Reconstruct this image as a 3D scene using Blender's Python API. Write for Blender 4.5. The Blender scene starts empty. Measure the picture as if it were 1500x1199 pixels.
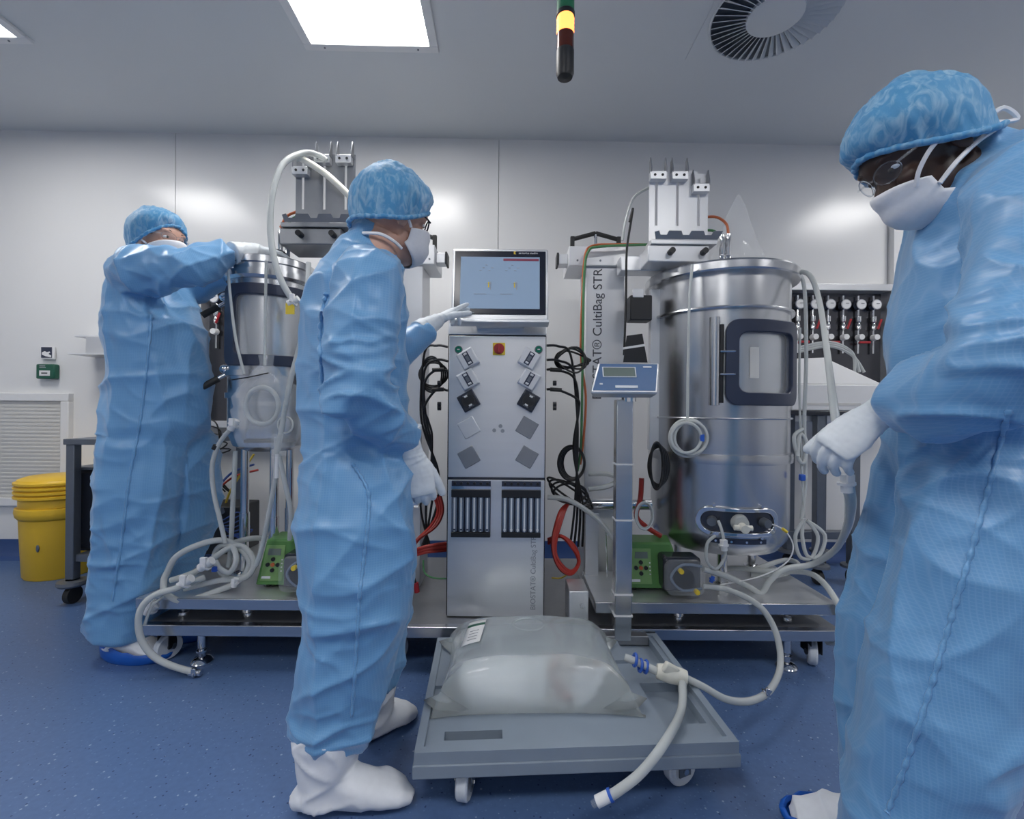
import bpy, bmesh, math, random
from mathutils import Vector, Matrix, noise
from math import sin, cos, pi, radians as rad
random.seed(7)
scene = bpy.context.scene
COL = scene.collection
# ---------------------------------------------------------------- camera
F = 680.0; CX, CY = 750.0, 598.0; CH = 1.05; ROLL = rad(0.5)
cam_d = bpy.data.cameras.new('camera'); cam = bpy.data.objects.new('camera', cam_d); COL.objects.link(cam)
cam_d.sensor_fit = 'HORIZONTAL'; cam_d.sensor_width = 36.0; cam_d.lens = 36.0*F/1500; cam_d.clip_start = 0.02
cam_d.shift_y = (CY-599.5)/1500
R_ = Vector((cos(ROLL), 0, sin(ROLL))); U_ = Vector((-sin(ROLL), 0, cos(ROLL)))
m = Matrix((R_, U_, Vector((0, -1, 0)))).transposed().to_4x4(); m.translation = (0, 0, CH)
cam.matrix_world = m
scene.camera = cam
w = bpy.data.worlds.new('world'); scene.world = w; w.use_nodes = True
w.node_tree.nodes['Background'].inputs[0].default_value = (.75, .85, 1, 1); w.node_tree.nodes['Background'].inputs[1].default_value = .25
vs = scene.view_settings
vs.view_transform = 'Standard'; vs.look = 'None'; vs.exposure = 1.05; vs.gamma = 1.0; vs.use_curve_mapping = False
PANEL_POWER = 9.0
ROOM_ROT = rad(1.0); WALL_Y = 3.23; CEIL = 2.92

def P(px, py, d):
    u = (px-CX)/F; v = (CY-py)/F
    return Vector(((u*cos(ROLL)-v*sin(ROLL))*d, d, CH+(u*sin(ROLL)+v*cos(ROLL))*d))
def room(x, y, z=0):
    return Vector((x*cos(ROOM_ROT)-y*sin(ROOM_ROT), x*sin(ROOM_ROT)+y*cos(ROOM_ROT), z))
# ---------------------------------------------------------------- materials
M = {}
def mat(name, col, rough=.5, metal=0, noise_amt=0.06, nscale=30, stretch=None, bump=0, **kw):
    m = bpy.data.materials.new(name); m.use_nodes = True; nt = m.node_tree; b = nt.nodes['Principled BSDF']
    b.inputs['Roughness'].default_value = rough; b.inputs['Metallic'].default_value = metal
    for k, v in kw.items(): b.inputs[k.replace('_', ' ')].default_value = v
    tc = nt.nodes.new('ShaderNodeTexCoord'); mp = nt.nodes.new('ShaderNodeMapping'); nz = nt.nodes.new('ShaderNodeTexNoise')
    nt.links.new(tc.outputs['Object'], mp.inputs[0]); nt.links.new(mp.outputs[0], nz.inputs['Vector'])
    mp.inputs['Scale'].default_value = stretch or (1, 1, 1); nz.inputs['Scale'].default_value = nscale; nz.inputs['Detail'].default_value = 4
    mx = nt.nodes.new('ShaderNodeMix'); mx.data_type = 'RGBA'
    mx.inputs[6].default_value = tuple(c*(1-noise_amt) for c in col)+(1,); mx.inputs[7].default_value = tuple(min(1, c*(1+noise_amt)) for c in col)+(1,)
    nt.links.new(nz.outputs[0], mx.inputs[0]); nt.links.new(mx.outputs[2], b.inputs['Base Color'])
    if bump:
        bp = nt.nodes.new('ShaderNodeBump'); bp.inputs['Strength'].default_value = bump; bp.inputs['Distance'].default_value = .002
        nt.links.new(nz.outputs[0], bp.inputs['Height']); nt.links.new(bp.outputs[0], b.inputs['Normal'])
    M[name] = m; return m
mat('wall', (.78, .78, .78), .22, noise_amt=.01, nscale=2)
mat('ceiling', (.70, .72, .73), .5, noise_amt=.02, nscale=2)
mat('seam', (.45, .46, .47), .6)
mat('skirting', (.035, .08, .23), .4)
mat('white', (.8, .8, .8), .4, noise_amt=.02)
mat('whitepaint', (.74, .75, .77), .32, .25, noise_amt=.03, nscale=4)
mat('steel', (.60, .61, .63), .27, 1, noise_amt=.10, nscale=18, stretch=(1, 1, .06), bump=.03)
mat('steelh', (.58, .59, .61), .24, 1, noise_amt=.10, nscale=18, stretch=(.05, 1, 1), bump=.02)
mat('panelsteel', (.74, .75, .77), .36, .8, noise_amt=.05, nscale=25, stretch=(.1, 1, 1))
mat('chrome', (.75, .75, .76), .1, 1)
mat('darksteel', (.10, .10, .11), .25, .9)
mat('greysteel', (.17, .19, .22), .4, .6)
mat('plate', (.30, .31, .33), .35, .7)
mat('black', (.012, .013, .016), .45)
mat('blackgloss', (.02, .024, .035), .2)
mat('navy', (.03, .04, .075), .35)
mat('rubber', (.02, .02, .02), .6)
mat('cable', (.012, .012, .013), .45)
mat('orange', (.55, .14, .05), .45)
mat('greencable', (.08, .25, .10), .45)
mat('bluecable', (.03, .08, .30), .45)
mat('yellowcable', (.7, .5, .06), .45)
mat('redhose', (.42, .035, .025), .35)
mat('pump', (.09, .24, .065), .38)
mat('pumplight', (.20, .36, .13), .4)
mat('yellow', (.80, .50, .03), .4, noise_amt=.08, nscale=6)
mat('red', (.42, .02, .03), .4)
mat('redbar', (.30, .05, .10), .4)
mat('lcd', (.16, .20, .18), .25)
mat('terminalblue', (.09, .17, .33), .35)
mat('green', (.01, .10, .06), .4)
mat('ledgreen', (.0, .16, .10), .2)
mat('skin', (.62, .36, .27), .5, noise_amt=.08, nscale=60)
mat('darkskin', (.055, .026, .018), .45, noise_amt=.1, nscale=60)
mat('hair', (.03, .02, .015), .6)
mat('mask', (.80, .80, .83), .7, bump=.15, nscale=120)
mat('glove', (.76, .80, .83), .5, bump=.12, nscale=90)
mat('overshoe', (.80, .82, .86), .55, bump=.1, nscale=50)
mat('blueshoe', (.01, .11, .50), .4)
mat('dolly', (.25, .30, .36), .45, noise_amt=.06, nscale=15, bump=.03)
mat('wheel', (.66, .70, .75), .4)
mat('hose', (.74, .77, .76), .25, noise_amt=.03, Transmission_Weight=.35, IOR=1.3)
mat('connector', (.82, .80, .70), .45)
mat('clipblue', (.03, .12, .55), .4)
mat('tagyellow', (.85, .62, .05), .5)
mat('cream', (.66, .65, .62), .35)
mat('label', (.82, .82, .82), .6)
mat('text', (.05, .055, .07), .5)
mat('textwhite', (.75, .77, .8), .5)
mat('textgrey', (.30, .32, .35), .5)
mat('bagliquid', (.93, .98, 1.0), .16, noise_amt=.02, nscale=5, Transmission_Weight=.80, IOR=1.33)
mat('tubeglass', (.20, .25, .33), .12, .2)
mat('bezel', (.012, .015, .03), .22)
mat('lens', (.8, .85, .9), .05, Transmission_Weight=.95, IOR=1.1)
mat('amberdark', (.10, .02, .01), .2)
def film(name, alpha, rough=.12):
    m = mat(name, (.9, .93, .95), rough); m.node_tree.nodes['Principled BSDF'].inputs['Alpha'].default_value = alpha; return m
film('lensfilm', .05, .03); film('film', .18, .03); film('pane', .10, .03)
def emis(name, col, st):
    m = bpy.data.materials.new(name); m.use_nodes = True; b = m.node_tree.nodes['Principled BSDF']
    b.inputs['Base Color'].default_value = (*col, 1); b.inputs['Emission Color'].default_value = (*col, 1); b.inputs['Emission Strength'].default_value = st; M[name] = m
emis('panel_light', (1, .985, .965), PANEL_POWER)
emis('lamp_orange', (1, .25, .06), 1.6)
emis('lamp_green', (.01, .10, .05), .15)
emis('screen', (.17, .24, .34), .28)
def floor_mat():
    m = mat('floor', (.088, .155, .315), .36, noise_amt=.18, nscale=60)
    nt = m.node_tree; b = nt.nodes['Principled BSDF']; src = b.inputs['Base Color'].links[0].from_socket
    tc = [n for n in nt.nodes if n.type == 'TEX_COORD'][0]
    def specks(scale, thr, col, prev):
        v = nt.nodes.new('ShaderNodeTexVoronoi'); v.inputs['Scale'].default_value = scale; nt.links.new(tc.outputs['Object'], v.inputs['Vector'])
        lt = nt.nodes.new('ShaderNodeMath'); lt.operation = 'LESS_THAN'; lt.inputs[1].default_value = thr; nt.links.new(v.outputs['Distance'], lt.inputs[0])
        sel = nt.nodes.new('ShaderNodeSeparateColor'); nt.links.new(v.outputs['Color'], sel.inputs[0])
        g = nt.nodes.new('ShaderNodeMath'); g.operation = 'GREATER_THAN'; g.inputs[1].default_value = .6; nt.links.new(sel.outputs[0], g.inputs[0])
        mu = nt.nodes.new('ShaderNodeMath'); mu.operation = 'MULTIPLY'; nt.links.new(lt.outputs[0], mu.inputs[0]); nt.links.new(g.outputs[0], mu.inputs[1])
        x = nt.nodes.new('ShaderNodeMix'); x.data_type = 'RGBA'; nt.links.new(mu.outputs[0], x.inputs[0]); nt.links.new(prev, x.inputs[6]); x.inputs[7].default_value = (*col, 1)
        return x.outputs[2]
    s = specks(85, .24, (.12, .20, .38), src); s = specks(60, .16, (.018, .045, .14), s); s = specks(38, .12, (.30, .38, .52), s)
    nt.links.new(s, b.inputs['Base Color'])
floor_mat()
def fabric(name, col, streak=False):
    m = mat(name, col, .36 if not streak else .6, noise_amt=.05, nscale=9, Sheen_Weight=.2)
    nt = m.node_tree; b = nt.nodes['Principled BSDF']; src = b.inputs['Base Color'].links[0].from_socket
    tc = [n for n in nt.nodes if n.type == 'TEX_COORD'][0]
    if streak:
        b.inputs['Alpha'].default_value = .80
        mp = nt.nodes.new('ShaderNodeMapping'); mp.inputs['Scale'].default_value = (1, 1, .45); nz = nt.nodes.new('ShaderNodeTexNoise'); nz.inputs['Scale'].default_value = 48; nz.inputs['Detail'].default_value = 8; nz.inputs['Distortion'].default_value = 1.2
        nt.links.new(tc.outputs['Object'], mp.inputs[0]); nt.links.new(mp.outputs[0], nz.inputs['Vector'])
        mr = nt.nodes.new('ShaderNodeMapRange'); mr.inputs[1].default_value = .45; mr.inputs[2].default_value = .78; mr.inputs[4].default_value = .75; nt.links.new(nz.outputs[0], mr.inputs[0])
        x = nt.nodes.new('ShaderNodeMix'); x.data_type = 'RGBA'; nt.links.new(mr.outputs[0], x.inputs[0]); nt.links.new(src, x.inputs[6]); x.inputs[7].default_value = (.55, .78, .92, 1)
        nt.links.new(x.outputs[2], b.inputs['Base Color'])
        bp = nt.nodes.new('ShaderNodeBump'); bp.inputs['Strength'].default_value = .5; bp.inputs['Distance'].default_value = .004; nt.links.new(nz.outputs[0], bp.inputs['Height']); nt.links.new(bp.outputs[0], b.inputs['Normal'])
        return
    outs = []
    for d in ('Z', 'X'):
        wv = nt.nodes.new('ShaderNodeTexWave'); wv.bands_direction = d; wv.inputs['Scale'].default_value = 52 if not streak else 20
        wv.inputs['Distortion'].default_value = 0 if not streak else 9; nt.links.new(tc.outputs['Object'], wv.inputs['Vector'])
        pw = nt.nodes.new('ShaderNodeMath'); pw.operation = 'POWER'; pw.inputs[1].default_value = 6 if not streak else 3; nt.links.new(wv.outputs['Fac'], pw.inputs[0]); outs.append(pw.outputs[0])
    mxm = nt.nodes.new('ShaderNodeMath'); mxm.operation = 'MAXIMUM'; nt.links.new(outs[0], mxm.inputs[0]); nt.links.new(outs[1], mxm.inputs[1])
    sc = nt.nodes.new('ShaderNodeMath'); sc.operation = 'MULTIPLY'; sc.inputs[1].default_value = .10 if not streak else .38; nt.links.new(mxm.outputs[0], sc.inputs[0])
    x = nt.nodes.new('ShaderNodeMix'); x.data_type = 'RGBA'; nt.links.new(sc.outputs[0], x.inputs[0]); nt.links.new(src, x.inputs[6])
    x.inputs[7].default_value = (.65, .82, .95, 1); nt.links.new(x.outputs[2], b.inputs['Base Color'])
fabric('coverall', (.145, .36, .64)); fabric('cap', (.08, .34, .64), True)
# ---------------------------------------------------------------- mesh helpers
def cat(pts, n=6, closed=False):
    pts = [Vector(p) for p in pts]; L = len(pts); out = []
    if L < 3 and not closed: return pts
    g = (lambda i: pts[i % L]) if closed else (lambda i: pts[max(0, min(L-1, i))])
    for i in range(L if closed else L-1):
        a, b, c, d = g(i-1), g(i), g(i+1), g(i+2)
        for k in range(n):
            t = k/n
            out.append(.5*((2*b)+(c-a)*t+(2*a-5*b+4*c-d)*t*t+(3*b-a-3*c+d)*t**3))
    if not closed: out.append(pts[-1])
    return out
class MB:
    def __init__(s): s.v = []; s.f = []
    def add(s, vs, fs, T=None):
        o = len(s.v); s.v += [(T @ Vector(p)) if T else Vector(p) for p in vs]; s.f += [tuple(i+o for i in f) for f in fs]; return s
    def box(s, c, d, T=None):
        x, y, z = [k/2 for k in d]; c = Vector(c)
        vs = [c+Vector((a*x, b*y, e*z)) for e in (-1, 1) for a, b in ((-1, -1), (1, -1), (1, 1), (-1, 1))]
        return s.add(vs, [(3, 2, 1, 0), (4, 5, 6, 7), (0, 1, 5, 4), (1, 2, 6, 5), (2, 3, 7, 6), (3, 0, 4, 7)], T)
    def rng(s, x0, x1, y0, y1, z0, z1, T=None):
        return s.box(((x0+x1)/2, (y0+y1)/2, (z0+z1)/2), (abs(x1-x0), abs(y1-y0), abs(z1-z0)), T)
    def tube(s, pts, r, n=8, closed=False, smooth=6, T=None):
        pts = cat(pts, smooth, closed) if smooth > 1 else [Vector(p) for p in pts]; L = len(pts); vs = []; fs = []
        rr = (lambda i: r) if not callable(r) else (lambda i: r(i/max(1, L-1)))
        prev = None
        for i, p in enumerate(pts):
            t = (pts[(i+1) % L]-pts[i-1]) if closed else (pts[min(L-1, i+1)]-pts[max(0, i-1)])
            t = t.normalized() if t.length > 1e-9 else Vector((0, 0, 1))
            if prev is None: prev = t.orthogonal().normalized()
            a = prev-t*prev.dot(t); a = a.normalized() if a.length > 1e-6 else t.orthogonal().normalized(); prev = a; b = t.cross(a)
            for k in range(n): vs.append(p+(a*cos(2*pi*k/n)+b*sin(2*pi*k/n))*rr(i))
        for i in range(L if closed else L-1):
            j = (i+1) % L
            for k in range(n): fs.append((i*n+k, i*n+(k+1) % n, j*n+(k+1) % n, j*n+k))
        if not closed: fs += [tuple(range(n-1, -1, -1)), tuple((L-1)*n+k for k in range(n))]
        return s.add(vs, fs, T)
    def cyl(s, a, b, r, r2=None, n=20, T=None):
        r2 = r if r2 is None else r2
        return s.tube([a, b], lambda t: r+(r2-r)*t, n, smooth=1, T=T)
    def lathe(s, prof, c=(0, 0, 0), n=48, a0=0, a1=2*pi, T=None):
        full = abs(a1-a0-2*pi) < 1e-6; m_ = n if full else n+1; vs = []; fs = []; c = Vector(c)
        for r, z in prof:
            for k in range(m_):
                a = a0+(a1-a0)*k/n; vs.append(c+Vector((r*cos(a), r*sin(a), z)))
        for i in range(len(prof)-1):
            for k in range(n):
                q = (k+1) % m_; fs.append((i*m_+k, i*m_+q, (i+1)*m_+q, (i+1)*m_+k))
        return s.add(vs, fs, T)
    def prism(s, poly, o, ux, uy, th):
        o, ux, uy = Vector(o), Vector(ux), Vector(uy); nn = ux.cross(uy).normalized()*th; n = len(poly)
        vs = [o+ux*x+uy*y for x, y in poly]; vs += [p+nn for p in vs]
        return s.add(vs, [tuple(range(n-1, -1, -1)), tuple(range(n, 2*n))]+[(i, (i+1) % n, n+(i+1) % n, n+i) for i in range(n)])
    def ell(s, c, r, T=None, n=20, m_=12):
        vs = []; fs = []; c = Vector(c)
        for i in range(m_+1):
            t = -pi/2+pi*i/m_
            for k in range(n): a = 2*pi*k/n; vs.append(c+Vector((r[0]*cos(t)*cos(a), r[1]*cos(t)*sin(a), r[2]*sin(t))))
        for i in range(m_):
            for k in range(n): fs.append((i*n+k, i*n+(k+1) % n, (i+1)*n+(k+1) % n, (i+1)*n+k))
        return s.add(vs, fs, T)
    def loft(s, rings, n=22):            # rings: (centre, half-width along side, half-width across, side)
        vs = []; L = len(rings); C = [Vector(r[0]) for r in rings]
        for i, (c, a, b, side) in enumerate(rings):
            t = (C[min(L-1, i+1)]-C[max(0, i-1)]).normalized(); sd = Vector(side); sd = (sd-t*sd.dot(t)).normalized(); bt = t.cross(sd)
            for k in range(n): q = 2*pi*k/n; vs.append(C[i]+sd*a*cos(q)+bt*b*sin(q))
        fs = [(i*n+k, i*n+(k+1) % n, (i+1)*n+(k+1) % n, (i+1)*n+k) for i in range(L-1) for k in range(n)]
        fs += [tuple(range(n-1, -1, -1)), tuple((L-1)*n+k for k in range(n))]
        return s.add(vs, fs)
    def mesh(s, name='mesh'):
        me = bpy.data.meshes.new(name); me.from_pydata([tuple(p) for p in s.v], [], s.f); me.update(); return me
def link(o): COL.objects.link(o); return o
def finish(me, smooth):
    bm = bmesh.new(); bm.from_mesh(me); bmesh.ops.recalc_face_normals(bm, faces=bm.faces); bm.to_mesh(me); bm.free()
    if smooth:
        me.polygons.foreach_set('use_smooth', [True]*len(me.polygons)); me.set_sharp_from_angle(angle=rad(smooth))
def tag(o, label=None, cat_=None, group=None, kind=None):
    for k, v in (('label', label), ('category', cat_), ('group', group), ('kind', kind)):
        if v: o[k] = v
    return o
def world_loc(o):
    l = Vector(o.location)
    while o.parent: o = o.parent; l += o.location
    return l
def obj(name, mb, material, parent=None, smooth=35, bevel=0, label=None, solid=0, nofix=False):
    me = mb if isinstance(mb, bpy.types.Mesh) else mb.mesh(name)
    if not nofix: finish(me, smooth)
    me.name = name
    lo = Vector([min(v.co[i] for v in me.vertices) for i in range(3)]); hi = Vector([max(v.co[i] for v in me.vertices) for i in range(3)])
    c = (lo+hi)/2; me.transform(Matrix.Translation(-c)); me.materials.append(M[material])
    o = link(bpy.data.objects.new(name, me))
    if parent: o.parent = parent; o.location = c-world_loc(parent)
    else: o.location = c
    if solid: q = o.modifiers.new('solid', 'SOLIDIFY'); q.thickness = solid; q.offset = 0
    if bevel: q = o.modifiers.new('bevel', 'BEVEL'); q.width = bevel; q.segments = 2; q.limit_method = 'ANGLE'
    if label: o['label'] = label
    return o
def thing(name, loc, label, cat_, group=None):
    e = link(bpy.data.objects.new(name, None)); e.location = loc; e.empty_display_size = .05
    return tag(e, label, cat_, group)
def copy_tree(o, delta, label=None):
    def rec(a, p):
        c = a.copy(); link(c); c.parent = p
        for ch in a.children: rec(ch, c)
        return c
    r = rec(o, None); r.location = Vector(o.location)+Vector(delta)
    if label: r['label'] = label
    return r
def text(body, size, T, material, parent, name='lettering', align='LEFT', depth=.0006):
    cu = bpy.data.curves.new('lettering', 'FONT'); cu.body = body; cu.size = size; cu.extrude = depth; cu.align_x = align
    t = link(bpy.data.objects.new('lettering_source', cu)); bpy.context.view_layer.update()
    me = bpy.data.meshes.new_from_object(t.evaluated_get(bpy.context.evaluated_depsgraph_get()))
    bpy.data.objects.remove(t); bpy.data.curves.remove(cu)
    me.materials.clear(); me.transform(T)
    return obj(name, me, material, parent, smooth=0, nofix=True)
def frame_T(o, ux, uy):
    ux = Vector(ux).normalized(); uy = Vector(uy).normalized(); m_ = Matrix((ux, uy, ux.cross(uy))).transposed().to_4x4(); m_.translation = o; return m_
FRONT = lambda o: frame_T(o, (1, 0, 0), (0, 0, 1))       # faces the camera side (-Y)
def rrect(w_, h_, r, n=5):
    return [(sx*(w_/2-r)+r*cos(a0+pi/2*k/n), sy*(h_/2-r)+r*sin(a0+pi/2*k/n)) for sx, sy, a0 in ((1, 1, 0), (-1, 1, pi/2), (-1, -1, pi), (1, -1, 1.5*pi)) for k in range(n+1)]

# ================================================================ THE ROOM
RX0, RX1, RY0 = -4.6, 4.6, -3.8
TR = Matrix.Rotation(ROOM_ROT, 4, 'Z')
def struct(name, mb, material, parent=None, **k):
    o = obj(name, mb, material, parent, **k)
    if not parent: o['kind'] = 'structure'
    return o
tag(struct('floor', MB().rng(RX0, RX1, RY0, WALL_Y+.1, -.1, 0, TR), 'floor', smooth=0), 'blue speckled vinyl floor of the clean room', 'floor')
tag(struct('ceiling', MB().rng(RX0, RX1, RY0, WALL_Y+.1, CEIL, CEIL+.1, TR), 'ceiling', smooth=0), 'grey-white clean room ceiling', 'ceiling')
wb = struct('wall_back', MB().rng(RX0, RX1, WALL_Y+.012, WALL_Y+.1, 0, CEIL, TR), 'seam', smooth=0); tag(wb, 'white glossy panelled wall behind the equipment', 'wall')
xs = [RX0, -2.27, -.05, 2.70]
for a, b in zip(xs[:-1], xs[1:]):
    obj('wall_panel', MB().rng(a+.002, b-.002, WALL_Y, WALL_Y+.012, .0, CEIL, TR), 'wall', wb, smooth=0)
obj('wall_panel', MB().rng(2.702, RX1, WALL_Y-.05, WALL_Y+.012, .0, CEIL, TR), 'wall', wb, smooth=0)
tag(struct('wall_left', MB().rng(RX0-.1, RX0, RY0, WALL_Y+.1, 0, CEIL, TR), 'wall', smooth=0), 'white wall at the far side of the room', 'wall')
tag(struct('wall_right', MB().rng(RX1, RX1+.1, RY0, WALL_Y+.1, 0, CEIL, TR), 'wall', smooth=0), 'white wall beyond the bending worker', 'wall')
tag(struct('wall_front', MB().rng(RX0, RX1, RY0-.1, RY0, 0, CEIL, TR), 'wall', smooth=0), 'white wall facing the equipment', 'wall')
sk = MB().prism([(0, 0), (-.05, 0), (-.02, .015), (-.008, .05), (-.008, .13), (0, .13)], room(RX0, WALL_Y-.0005, 0), room(0, 1, 0), (0, 0, 1), -1)
sk = MB(); prof = [(0, 0), (-.06, 0), (-.025, .018), (-.008, .06), (-.008, .13), (0, .13)]
sk.add([TR @ Vector((x, WALL_Y-.0005+a, b)) for x in (RX0+.01, 2.69) for a, b in prof], [(0, 1, 2, 3, 4, 5), (11, 10, 9, 8, 7, 6)]+[(i, (i+1) % 6, 6+(i+1) % 6, 6+i) for i in range(6)])
tag(struct('baseboard_back', sk, 'skirting'), 'blue coved vinyl skirting along the white wall', 'skirting')
# ceiling lights
def ceiling_light(x, y, label, group=None):
    c = room(x, y, CEIL); t = thing('ceiling_light', c, label, 'ceiling light', group); h, o = .3, .345
    fr = MB()
    for sx, sy, dx, dy in ((0, 1, 2*o, o-h), (0, -1, 2*o, o-h), (1, 0, o-h, 2*h), (-1, 0, o-h, 2*h)):
        fr.box((sx*(o+h)/2, sy*(o+h)/2, -.009), (dx, dy, .018), Matrix.Translation(c) @ TR)
    f = obj('frame', fr, 'white', t, bevel=.003)
    obj('diffuser', MB().box((0, 0, -.005), (2*h, 2*h, .008), Matrix.Translation(c) @ TR), 'panel_light', t, smooth=0)
    for sx in (-1, 1):
        for sy in (-1, 1): obj('screw', MB().cyl(c+room(sx*.24, sy*.322, -.018), c+room(sx*.24, sy*.322, -.021), .005, n=10), 'greysteel', f)
LY = 2.09
ceiling_light(-.70, LY, 'square lit ceiling panel nearest the hanging signal lamp')
ceiling_light(-2.78, LY, 'square lit ceiling panel above the yellow drum')
for x, y in ((3.2, LY), (-2.78, -.4), (-.7, -.4), (1.3, -.4), (3.2, -.4), (-.7, -2.8)):  # panels out of view; rows behind the camera added to light the room
    ceiling_light(x, y, 'unseen square lit ceiling panel over the open floor', 'unseen ceiling panels over the open floor')
# air diffuser
dc = room(1.26, 2.16, CEIL); t = thing('air_diffuser', dc, 'square swirl air diffuser with radial blades in the ceiling', 'air vent')
obj('face_plate', MB().add([dc+room(r*cos(a), r*sin(a), z) if ring == 0 else dc+room(x, y, z) for ring in (0,) for z in () for r in () for a in ()], []) if False else
    MB().prism([(x, y) for x, y in rrect(.62, .62, .01)], dc-Vector((0, 0, .004)), room(1, 0), room(0, 1), .004), 'ceiling', t, smooth=0)
obj('dark_throat', MB().cyl(dc-Vector((0, 0, .006)), dc-Vector((0, 0, .0045)), .283, n=64), 'greysteel', t)
obj('rim', MB().tube([dc+room(.286*cos(a), .286*sin(a), -.008) for a in [2*pi*k/64 for k in range(64)]], .006, 8, True, 1), 'ceiling', t)
obj('hub', MB().lathe([(0, -.024), (.11, -.024), (.125, -.018), (.128, -.006)], dc), 'ceiling', t)
bl = MB().add([(.122, -.006, -.008), (.28, -.014, -.008), (.28, .010, -.026), (.122, .004, -.022), (.122, -.004, -.0065), (.28, -.011, -.0065), (.28, .013, -.0245), (.122, .006, -.0205)],
              [(0, 1, 2, 3), (7, 6, 5, 4), (0, 4, 5, 1), (1, 5, 6, 2), (2, 6, 7, 3), (3, 7, 4, 0)]).mesh('blade'); bl.materials.append(M['ceiling'])
for k in range(44):
    o = link(bpy.data.objects.new('blade', bl)); o.parent = t; o.rotation_euler = (0, 0, 2*pi*k/44)
# signal tower lamp
sp = P(828, 60, 1.63); sx, sy = sp.x, sp.y
zz = lambda y: P(828, y, 1.63).z
t = thing('signal_lamp', (sx, sy, CEIL), 'hanging signal tower lamp with glowing orange segment', 'signal lamp')
obj('stem', MB().cyl((sx, sy, CEIL), (sx, sy, zz(-40)), .012), 'black', t)
obj('green_segment', MB().lathe([(0, zz(-42)), (.030, zz(-42)), (.031, zz(20)), (0, zz(20))], (sx, sy, 0), 28), 'lamp_green', t)
obj('collar', MB().lathe([(.031, zz(19)), (.033, zz(20)), (.033, zz(25)), (.031, zz(26))], (sx, sy, 0), 28), 'black', t)
og = MB(); pr = [(0, zz(26))]
for k in range(9): pr += [(.0295+.0018*(k % 2), zz(26+k*3))]
obj('orange_segment', og.lathe(pr+[(0, zz(51))], (sx, sy, 0), 28), 'lamp_orange', t)
obj('red_segment', MB().lathe([(0, zz(51)), (.030, zz(51)), (.030, zz(76)), (0, zz(76))], (sx, sy, 0), 28), 'amberdark', t)
obj('base_cap', MB().lathe([(.031, zz(75)), (.031, zz(108)), (.026, zz(114)), (0, zz(116))], (sx, sy, 0), 28), 'black', t)
# wall fittings on the far left
WD = lambda px: 3.23+.0175*((px-750)/680*3.2)
t = thing('return_air_grille', P(50, 735, WD(50)-.02), 'grey perforated panel in white frame low on the wall', 'wall panel')
a = P(-120, 575, WD(0)-.012); b = P(103, 738, WD(60)-.012)
fr = MB(); x0, x1, z1, z0, yy = a.x, b.x, 1.127, .36, b.y-.004
for bx in ((x0, x1, z1-.055, z1), (x0, x1, z0, z0+.055), (x1-.055, x1, z0+.055, z1-.055), (x0, x0+.055, z0+.055, z1-.055)): fr.rng(bx[0], bx[1], yy-.016, yy+.03, bx[2], bx[3])
obj('frame', fr, 'white', t, bevel=.004)
obj('panel', MB().rng(x0+.05, x1-.05, yy, yy+.02, z0+.05, z1-.05), 'cream', t)
mesh_ = MB()
for k in range(26): mesh_.rng(x0+.055, x1-.055, yy-.003, yy, z0+.06+k*.0255, z0+.072+k*.0255)
q = obj('louvre', mesh_, 'cream', t); q['kind'] = 'stuff'
c = P(71, 517, WD(70)-.012)
t = thing('hand_sign', c, 'small dark square sign with a white hand on wall', 'sign')
obj('plate', MB().box(c, (.09, .012, .085)), 'white', t, bevel=.003)
obj('picture', MB().box(c+Vector((-.006, -.007, .004)), (.072, .003, .072)), 'navy', t)
hp = MB().prism([(-.03, -.012), (-.005, -.022), (.03, -.03), (.032, -.018), (.012, -.006), (.026, .004), (.020, .010), (.002, .006), (-.012, .012), (-.03, .004)], c+Vector((-.004, -.0085, .0)), (1, 0, 0), (0, 0, 1), .002)
obj('hand_symbol', hp, 'label', t)
c = P(70, 544, WD(70)-.02)
t = thing('break_glass_box', c, 'green emergency door release box on white wall', 'alarm box')
obj('body', MB().box(c, (.125, .04, .10)), 'green', t, bevel=.008)
obj('window', MB().box(c+Vector((0, -.021, -.012)), (.07, .004, .035)), 'label', t)
obj('symbol', MB().box(c+Vector((0, -.0235, -.012)), (.04, .002, .008)), 'text', t)
for k_ in (0, 1): obj('print_line', MB().box(c+Vector((-.017+.002*k_, -.0205, .037-.011*k_)), (.038+.004*k_, .002, .007)), 'textgrey', t)
c = P(150, 500, 3.05)
t = thing('wall_shelf', P(150, 520, 3.12), 'small steel wall shelf behind the reaching worker', 'shelf')
obj('board', MB().rng(P(115, 0, 3.05).x, P(215, 0, 3.05).x, 3.04, 3.18, c.z+.028, c.z+.04), 'whitepaint', t, bevel=.002)
obj('bracket', MB().rng(P(136, 0, 3.05).x, P(210, 0, 3.05).x, 3.02, 3.18, c.z-.085, c.z+.028), 'panelsteel', t, bevel=.003)
obj('lower_lip', MB().rng(P(118, 0, 3.05).x, P(212, 0, 3.05).x, 2.98, 3.18, c.z-.093, c.z-.085), 'whitepaint', t)

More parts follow.
